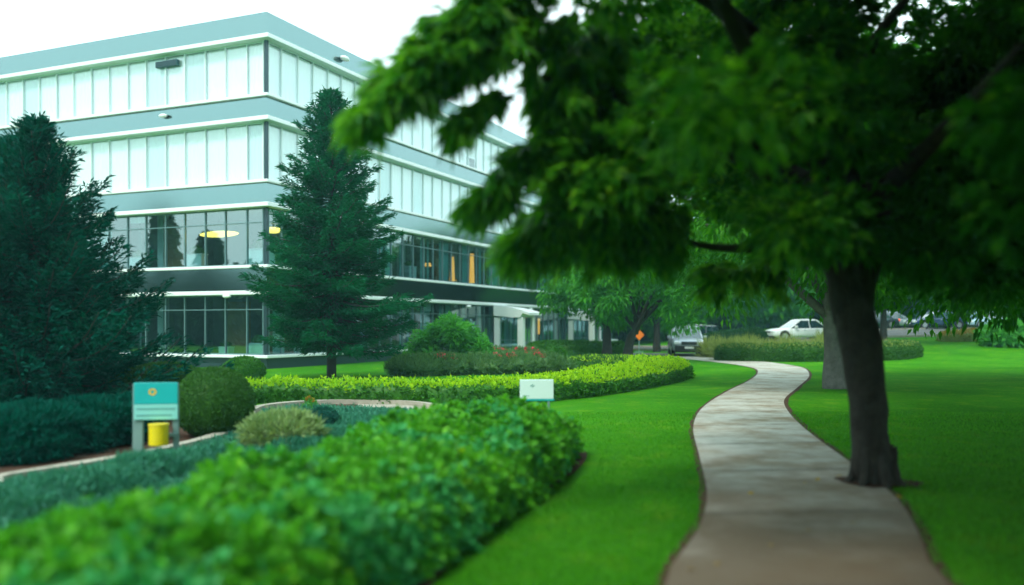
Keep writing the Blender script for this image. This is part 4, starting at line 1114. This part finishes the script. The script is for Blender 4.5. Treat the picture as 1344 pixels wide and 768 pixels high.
# dark shrub mass at the right
for i, (x, y, rx, h_, lm, lb) in enumerate(((29.2, 53.0, 1.4, 1.3, 'bright_leaf', 'yellow green shrub left of the dark shrubs at the right edge'), (32.6, 54.0, 2.4, 2.6, 'dark_leaf', 'large dark shrub left of its darker neighbour at the right picture edge'), (36.4, 54.5, 3.2, 3.7, 'dark_leaf', 'tallest dark shrub mostly cut by the right picture edge'))):
    bush('lawn_shrub', x, y, dome(rx, rx*.8, h_, .25, 1.6, 60+i), lb, [lm], 160, .34, .16, lift=.1)

# flower bed: grey green mounds with pink blooms
fb = [(545, 493, 1.0, .62), (585, 492, .9, .66), (628, 491, .95, .62), (668, 490, 1.0, .66), (706, 488, .95, .62), (736, 488, .5, .42), (650, 484, .9, .74), (690, 482, .9, .72)]
fl_lb = ['leafmost', ]
names = ['grey green mound at the left end of the flower bed', 'grey green mound with red blooms under the bright shrub', 'grey green mound right of the bright shrub in the flower bed', 'tall grey green mound in the middle of the flower bed front',
         'grey green mound below the right porch post', 'lowest grey green mound at the right end of the flower bed', 'rear flowering mound below the left porch post', 'rear flowering mound with pale red blooms below the porch lamp']
for i, ((px, py, r_, h_), lb) in enumerate(zip(fb, names)):
    x, y = G(px, py)
    o = bush('flowering_plant', x, y, dome(r_, r_*.7, h_, .25, 2.2, 70+i), lb, ['bed_leaf'], 620, .16, .03, 'mounds in the flower bed', cat='plant', out=.8, up=.5)
    # blooms: petals in small heads, a child
    if i in (1, 3, 4, 6, 7):
        heads = []
        for q in range(9 if i != 3 else 12):
            a = random.random()*6.28; rr_ = r_*random.uniform(.1, .6); heads.append((rr_*math.cos(a), -abs(rr_*math.sin(a))*.6, h_*random.uniform(.88, 1.1)))
        heads = np.repeat(np.array(heads), 26, 0); n = len(heads); dd = rand_dirs(n)
        vv = leaf_arrays(heads+dd*.03, dd, rand_dirs(n), .09, .07)
        mesh_np('blossom', [(vv, 0)], ['petal'], o)
# yellow flower tuft by the hedge
x, y = G(403, 541)
t = empty('flower_tuft', (x, y+.25, 0), 0, 'small yellow flower tuft at the foot of the clipped hedge', 'flower')
o = leafy('foliage', dome(.12, .1, .22, .2, 3, 81), 2500, .06, .02, ['bright_leaf'], t)
n = 120; dd = rand_dirs(n); hh = np.repeat(np.array([(0, -.02, .27), (.06, -.03, .23), (-.05, .02, .25)]), 40, 0)
mesh_np('blossom', [(leaf_arrays(hh+dd*.015, dd, rand_dirs(n), .05, .035), 0)], ['fallen'], t)

# grass blades on the near lawns (uncountable)
def in_strip(x, y, side):      # horizontally left of left edge / right of right edge
    ys = np.array([p.y for p in pl]); xs = np.array([p.x for p in pl]); ysr = np.array([p.y for p in pr]); xsr = np.array([p.x for p in pr])
    xl = np.interp(y, ys, xs); xr_ = np.interp(y, ysr, xsr); return x < xl-.02, x > xr_+.02
n = 150000
yy = 3.2+rng.random(n)**1.5*15; xx = rng.uniform(-.62, .72, n)*yy
a_, b_ = in_strip(xx, yy, 0)
he = np.interp(yy, [3, 5.2, 7.3, 9.4, 11, 12.6, 14.1, 18], [-1.1, -.55, -.12, .5, 1.03, 1.25, .5, -1.0])
ok = (a_ & (xx > he)) | b_
xx, yy = xx[ok], yy[ok]; n = len(xx)
p = np.stack([xx, yy, gz(xx, yy)], 1); d = norm(rng.normal(0, .45, (n, 3))+np.array([0, 0, 1]))
gl = rng.uniform(.025, .055, n)
gv = leaf_arrays(p, d, rand_dirs(n), gl, .006+yy*.0006)
tag(mesh_np('grass', [(gv, 0)], ['grass_blade']), 'short green lawn grass on both sides of the path', 'grass', kind='stuff')

# fallen leaves
fm = None
fpos = [(562, 752), (585, 735), (640, 690), (690, 652), (716, 628), (742, 602), (628, 712), (660, 680), (1010, 720), (985, 650), (1075, 632), (1100, 628), (1060, 700), (940, 745), (1120, 690), (1055, 637), (1180, 655), (905, 752)]
for i, (px, py) in enumerate(fpos):
    x, y = G(px, py)
    if fm is None:
        a = np.zeros((1, 3)); vv = palmate(a, np.array([[1., 0, 0]]), np.array([[0, .05, 1.]]), .05, .026, lobes=((0, 1), (-.8, .8), (.8, .8), (-1.5, .5), (1.5, .5)), fold=.25)
        fm = mesh_np('fallen_leaf', [(vv, 0)], ['fallen']); o = fm
        tag(o, 'small yellow brown fallen leaf lying flat beside hedge or path', 'leaf', 'fallen leaves')
    else: o = fm.copy(); col.objects.link(o)
    o.location = (x, y, .028); o.rotation_euler = (random.uniform(-.3, .3), random.uniform(-.3, .3), random.random()*6.28); s_ = random.uniform(.7, 1.2); o.scale = (s_, s_, s_)

# ------------------------------------------------------------------ signs
sx, sy = -4.86+.25, 11.75
s = empty('information_sign', (sx, sy, 0), R(8), 'teal and pale information sign on two posts above a yellow box', 'sign')
for x in (-.235, .235):
    w_ = .062 if x < 0 else .035
    m_ = MB(); m_.box(x-w_, x+w_, -.035, .035, -.1, 1.0); m_.build('post', 'post_grey', s, bevel=.006)
m_ = MB(); m_.box(-.27, .27, -.075, -.037, .74, 1.02); b_t = m_.build('upper_board', 'sign_teal', s, bevel=.006)
m_ = MB(); m_.box(-.27, .27, -.072, -.037, .54, .738); b_p = m_.build('lower_board', 'sign_pale', s, bevel=.006)
m_ = MB()
for k in range(10):
    a = k*2*math.pi/10; cxx, czz = -.04+.038*math.cos(a), .90+.034*math.sin(a)
    m_.add([(cxx+.016*math.cos(t_*math.pi/3), -.0785, czz+.014*math.sin(t_*math.pi/3)) for t_ in range(6)], [(0, 1, 2, 3, 4, 5)], k % 2)
m_.build('emblem', ['sign_yellow', 'sign_orange'], b_t)
m_ = MB(); m_.box(-.24, .24, -.0765, -.0735, .672, .690); m_.box(-.24, .20, -.0765, -.0735, .590, .606); m_.build('text_line', 'sign_ink', b_p)
yb = empty('hanging_box', (sx+.07, sy-.13, .22), R(8), 'round bright yellow container fixed low on the teal sign', 'container')
m_ = MB(); m_.cyl((0, 0, 0), .12, .25, 24); m_.build('body', 'yellow_plastic', yb, bevel=.01)
m_ = MB(); m_.cyl((0, 0, .25), .128, .025, 24); m_.build('lid', 'yellow_plastic', yb, bevel=.006)
m_ = MB(); m_.box(.05, .2, .06, .13, .1, .14); m_.build('bracket', 'post_grey', yb)

wx, wy = P(704.5, 500, 15.3).x, 15.3
s = empty('notice_sign', (wx, wy, 0), R(2), 'small white notice sign on short legs behind the near hedge', 'sign')
m_ = MB(); m_.box(-.285, .285, -.02, .02, .515, .845); bo = m_.build('board', 'sign_white', s, bevel=.01)
m_ = MB(); m_.box(-.295, .295, -.024, .024, .485, .513); m_.build('lower_rail', 'sign_teal', s, bevel=.004)
for x in (-.2, .2):
    m_ = MB(); m_.box(x-.02, x+.02, -.016, .016, -.1, .485); m_.build('post', 'post_grey', s)
m_ = MB(); m_.box(-.24, -.13, -.0235, -.0205, .567, .577); m_.build('text_line', 'sign_ink', bo)
m_ = MB()
for q, (x, z) in enumerate(((-.10, .74), (-.075, .755), (-.05, .74), (-.075, .725))): m_.box(x-.012, x+.012, -.0235, -.0205, z-.008, z+.008)
m_.build('emblem', 'sign_ink', bo)
# orange warning sign far behind
ox, oy = P(839, 443, 60).x, 60
s = empty('warning_sign', (ox, oy, 0), 0, 'orange diamond road warning sign between the shade tree trunks', 'sign')
m_ = MB(); m_.add([(0, -.03, 1.52), (.33, -.03, 1.16), (0, -.03, .80), (-.33, -.03, 1.16), (0, 0, 1.52), (.33, 0, 1.16), (0, 0, .80), (-.33, 0, 1.16)], [(0, 3, 2, 1), (4, 5, 6, 7), (0, 1, 5, 4), (1, 2, 6, 5), (2, 3, 7, 6), (3, 0, 4, 7)]); m_.build('board', 'orange_sign', s)
m_ = MB(); m_.box(-.03, .03, .002, .05, -.05, 1.4); m_.box(-.3, .3, 0, .04, 0, .05); m_.build('post', 'post_grey', s)

# ------------------------------------------------------------------ cars
def loft(secs):
    """secs: list of rings (same count); returns verts, faces, capped"""
    n = len(secs[0]); vs = [p for r_ in secs for p in r_]; fs = []
    for i in range(len(secs)-1):
        for k in range(n): fs.append((i*n+k, i*n+(k+1) % n, (i+1)*n+(k+1) % n, (i+1)*n+k))
    fs.append(tuple(range(n))[::-1]); fs.append(tuple((len(secs)-1)*n+k for k in range(n)))
    return vs, fs
def car(name, x, y, rz, kind, paint, label, cat='car', z=None):
    t = empty(name, (x, y, gzf(x, y)+.04 if z is None else z), rz, label, cat)
    suv = kind == 'suv'
    Ln, Wd, H = (4.6, 1.9, 1.72) if suv else (4.6, 1.8, 1.42)
    hw = Wd/2; belt = 1.02 if suv else .88; hood = .98 if suv else .82
    # stations: x, z_top of lower body, half width, z_bottom
    st = [(-Ln/2, .62, hw*.80, .34), (-Ln/2+.07, hood-.18, hw*.90, .26), (-Ln/2+.30, hood-.04, hw*.97, .20), (-Ln/2+.9, hood+.02, hw, .20), (-Ln/2+1.35, belt-.02, hw, .20), (0, belt, hw, .20), (Ln/2-1.0, belt+.02, hw, .20), (Ln/2-.3, belt+(.02 if suv else .06), hw*.97, .22), (Ln/2-.05, belt-.04, hw*.93, .30), (Ln/2, .68, hw*.86, .36)]
    secs = []
    for (xx_, zt, w_, zb) in st:
        m = zb+(zt-zb)*.55
        ring = [(-w_*.90, zb), (-w_*.99, zb+.10), (-w_, m), (-w_*.97, zt-.10), (-w_*.88, zt-.01), (-w_*.45, zt+.025), (0, zt+.035)]
        ring = ring+[(-a, b) for a, b in ring[-2::-1]]
        secs.append([(xx_, a, b) for a, b in ring])
    m_ = MB(); vs, fs = loft(secs); m_.add(vs, fs); bd_ = m_.build('body', paint, t, smooth=True)
    sb = bd_.modifiers.new('s', 'SUBSURF'); sb.levels = 1; sb.render_levels = 1
    # lower cladding / bumper
    m_ = MB(); m_.box(-Ln/2-.02, -Ln/2+.35, -hw*.84, hw*.84, .22, .60 if suv else .34); m_.build('bumper', 'car_black', t, bevel=.05)
    m_ = MB(); m_.box(Ln/2-.35, Ln/2+.02, -hw*.84, hw*.84, .24, .40); m_.build('bumper', 'car_black', t, bevel=.05)
    # greenhouse: glass body
    if suv: x0, x1, x2, x3 = -Ln/2+1.15, -Ln/2+1.85, Ln/2-.55, Ln/2-.15
    else: x0, x1, x2, x3 = -Ln/2+1.25, -Ln/2+2.05, Ln/2-1.45, Ln/2-.65
    wb, wt = hw*.90, hw*.70
    def ring4(z, f): # f 0 at belt, 1 at roof
        xa, xb = x0+(x1-x0)*f, x3+(x2-x3)*f; w_ = wb+(wt-wb)*f
        return [(xa, -w_, z), (xb, -w_, z), (xb, w_, z), (xa, w_, z)]
    gsec = [ring4(belt-.06, 0), ring4(belt+(H-belt)*.5, .53), ring4(H-.07, .92)]
    m_ = MB(); vs, fs = loft(gsec); m_.add(vs, fs); m_.build('window', 'car_glass', t, bevel=.03)
    # roof and pillars
    r_ = MB(); vs, fs = loft([ring4(H-.075, .90), ring4(H-.02, .985), [(x1+.12, -wt*.8, H+.02), (x2-.12, -wt*.8, H+.02), (x2-.12, wt*.8, H+.02), (x1+.12, wt*.8, H+.02)]]); r_.add(vs, fs); r_.build('roof', paint, t, smooth=False, bevel=.03)
    pm = MB()
    for sgn in (-1, 1):
        for (xb_, xt_, th) in ((x0, x1, .05), (x3, x2, .07), ((x0+x3)/2+.05, (x1+x2)/2+.02, .035)):
            a = Vector((xb_, sgn*(wb+.008), belt-.06)); b = Vector((xt_, sgn*(wt+.008), H-.05)); pm.tube([a, b], [th, th*.8], 6)
    pm.build('pillar', paint, t)
    # wheels
    wr = .36 if suv else .32
    for sx_ in (-Ln/2+.85, Ln/2-.85):
        for sy_ in (-1, 1):
            w_ = MB(); w_.cyl((sx_, sy_*(hw-.11)-.11, wr), wr, .22, 24, 'y'); wo = w_.build('wheel', 'tyre', t, bevel=.02)
            w_ = MB(); w_.cyl((sx_, sy_*(hw+.005)-(.0 if sy_ > 0 else .012), wr), wr*.62, .012, 10, 'y'); w_.build('rim', 'rim', wo)
            w_ = MB(); w_.cyl((sx_, sy_*(hw-.005)-(.01 if sy_ > 0 else .0), wr), wr+.06, .01, 24, 'y'); w_.build('wheel_arch', 'car_black', t)
    for sgn in (-1, 1):
        h_ = MB(); h_.box(-Ln/2-.005, -Ln/2+.22, sgn*hw*.72-.17, sgn*hw*.72+.17, hood-.30, hood-.14); h_.build('headlight', 'headlamp', t, bevel=.03)
        h_ = MB(); h_.box(Ln/2-.16, Ln/2+.01, sgn*hw*.76-.14, sgn*hw*.76+.14, belt-.26, belt-.08); h_.build('taillight', 'taillamp', t, bevel=.03)
        h_ = MB(); h_.box(x0+.25, x0+.42, sgn*(hw+.10)-.09, sgn*(hw+.10)+.09, belt-.02, belt+.13); h_.build('mirror', paint, t, bevel=.03)
        for xh in (-.15, .75):
            h_ = MB(); h_.box(xh, xh+.16, sgn*(hw+.005)-.012, sgn*(hw+.005)+.012, belt-.18, belt-.15); h_.build('handle', 'chrome', t)
    h_ = MB(); h_.box(-Ln/2-.015, -Ln/2+.1, -hw*.46, hw*.46, hood-.34, hood-.16); h_.build('grille', 'car_black', t, bevel=.02)
    h_ = MB(); h_.box(-Ln/2-.035, -Ln/2-.0, -.26, .26, .42, .54); h_.build('number_plate', 'plate', t)
    return t
# SUV faces the camera: front (-x local) towards camera -> local -x = world -y-ish
car('parked_suv', 10.3, 53.6, R(84), 'suv', 'silver_paint', 'silver suv facing the camera at the far end of the path', 'suv')
car('parked_car', 12.9, 62.5, R(60), 'suv', 'dark_paint', 'dark car half hidden behind the silver suv')
car('parked_car', 19.4, 61.0, R(8), 'sedan', 'white_car', 'white sedan left of the big tree trunk behind the pale grasses')
car('parked_car', 34.2, 73.0, R(6), 'sedan', 'navy_paint', 'dark blue sedan with red tail light on the far right road')
car('parked_car', 29.4, 74.5, R(10), 'sedan', 'dark_paint', 'dark car far off just right of the big trunk')
car('parked_car', 32.0, 76.5, R(185), 'sedan', 'silver_paint', 'silver car partly covered by the dark blue sedan')
car('parked_car', 41.0, 78.5, R(20), 'sedan', 'lightblue_paint', 'pale blue car farthest right behind the shrubs')

# ------------------------------------------------------------------ trees mirrored in the glass (left of and behind the camera)
def mass(name, pts, label):
    cs_ = []; r2 = []
    for (x, y, h, r_) in pts:
        for k in range(46):
            q = rng.uniform(-1, 1, 3); q = q/max(1, np.linalg.norm(q)); tz = (q[2]+1)/2
            sh = (1-tz*.75)
            cs_.append((x+q[0]*r_*sh, y+q[1]*r_*sh, h*(.06+.88*tz))); r2.append(rng.uniform(.8, 1.5) if r_ > 2 else rng.uniform(.35, .7)*(1.3-tz))
    v = clumps(np.array(cs_), np.array(r2), 60, .9, .5, .8)
    o = mesh_np(name, [(v, 0)], ['dark_leaf']); return tag(o, label, 'wood', kind='stuff')
ml = [(-58+random.uniform(-1.5, 1.5), 54-i*3.1, h_, 3.6) for i, h_ in enumerate([13, 14, 15.5, 16, 15.5, 15, 13, 9, 7.5, 7, 6.5, 7, 6.5, 7.5, 6.5, 6, 7, 6, 6, 6])]+[(-50, 25.2, 12.6, .9), (-50, 21.2, 10.6, .9)]
mass('woodland', ml, 'dark treeline mirrored in the lower windows of the building')

# ------------------------------------------------------------------ haze
hz = bpy.data.materials.new('haze_air'); hz.use_nodes = True
nt = hz.node_tree; nt.nodes.remove(nt.nodes['Principled BSDF']); pv = nt.nodes.new('ShaderNodeVolumePrincipled')
pv.inputs['Color'].default_value = (.40, .90, .95, 1); pv.inputs['Density'].default_value = .0010; pv.inputs['Anisotropy'].default_value = .2
nt.links.new(pv.outputs[0], nt.nodes['Material Output'].inputs['Volume']); MATS['haze_air'] = hz
m_ = MB(); hx0, hy0, hx1, hy1 = gx[0]-2, gy[0]-2, gx[-1]+2, gy[-1]+2; m_.box(hx0, hx1, hy0, hy1, -1, 19); tag(m_.build('haze', 'haze_air'), 'thin pale haze in the air over the grounds', 'haze', kind='stuff')
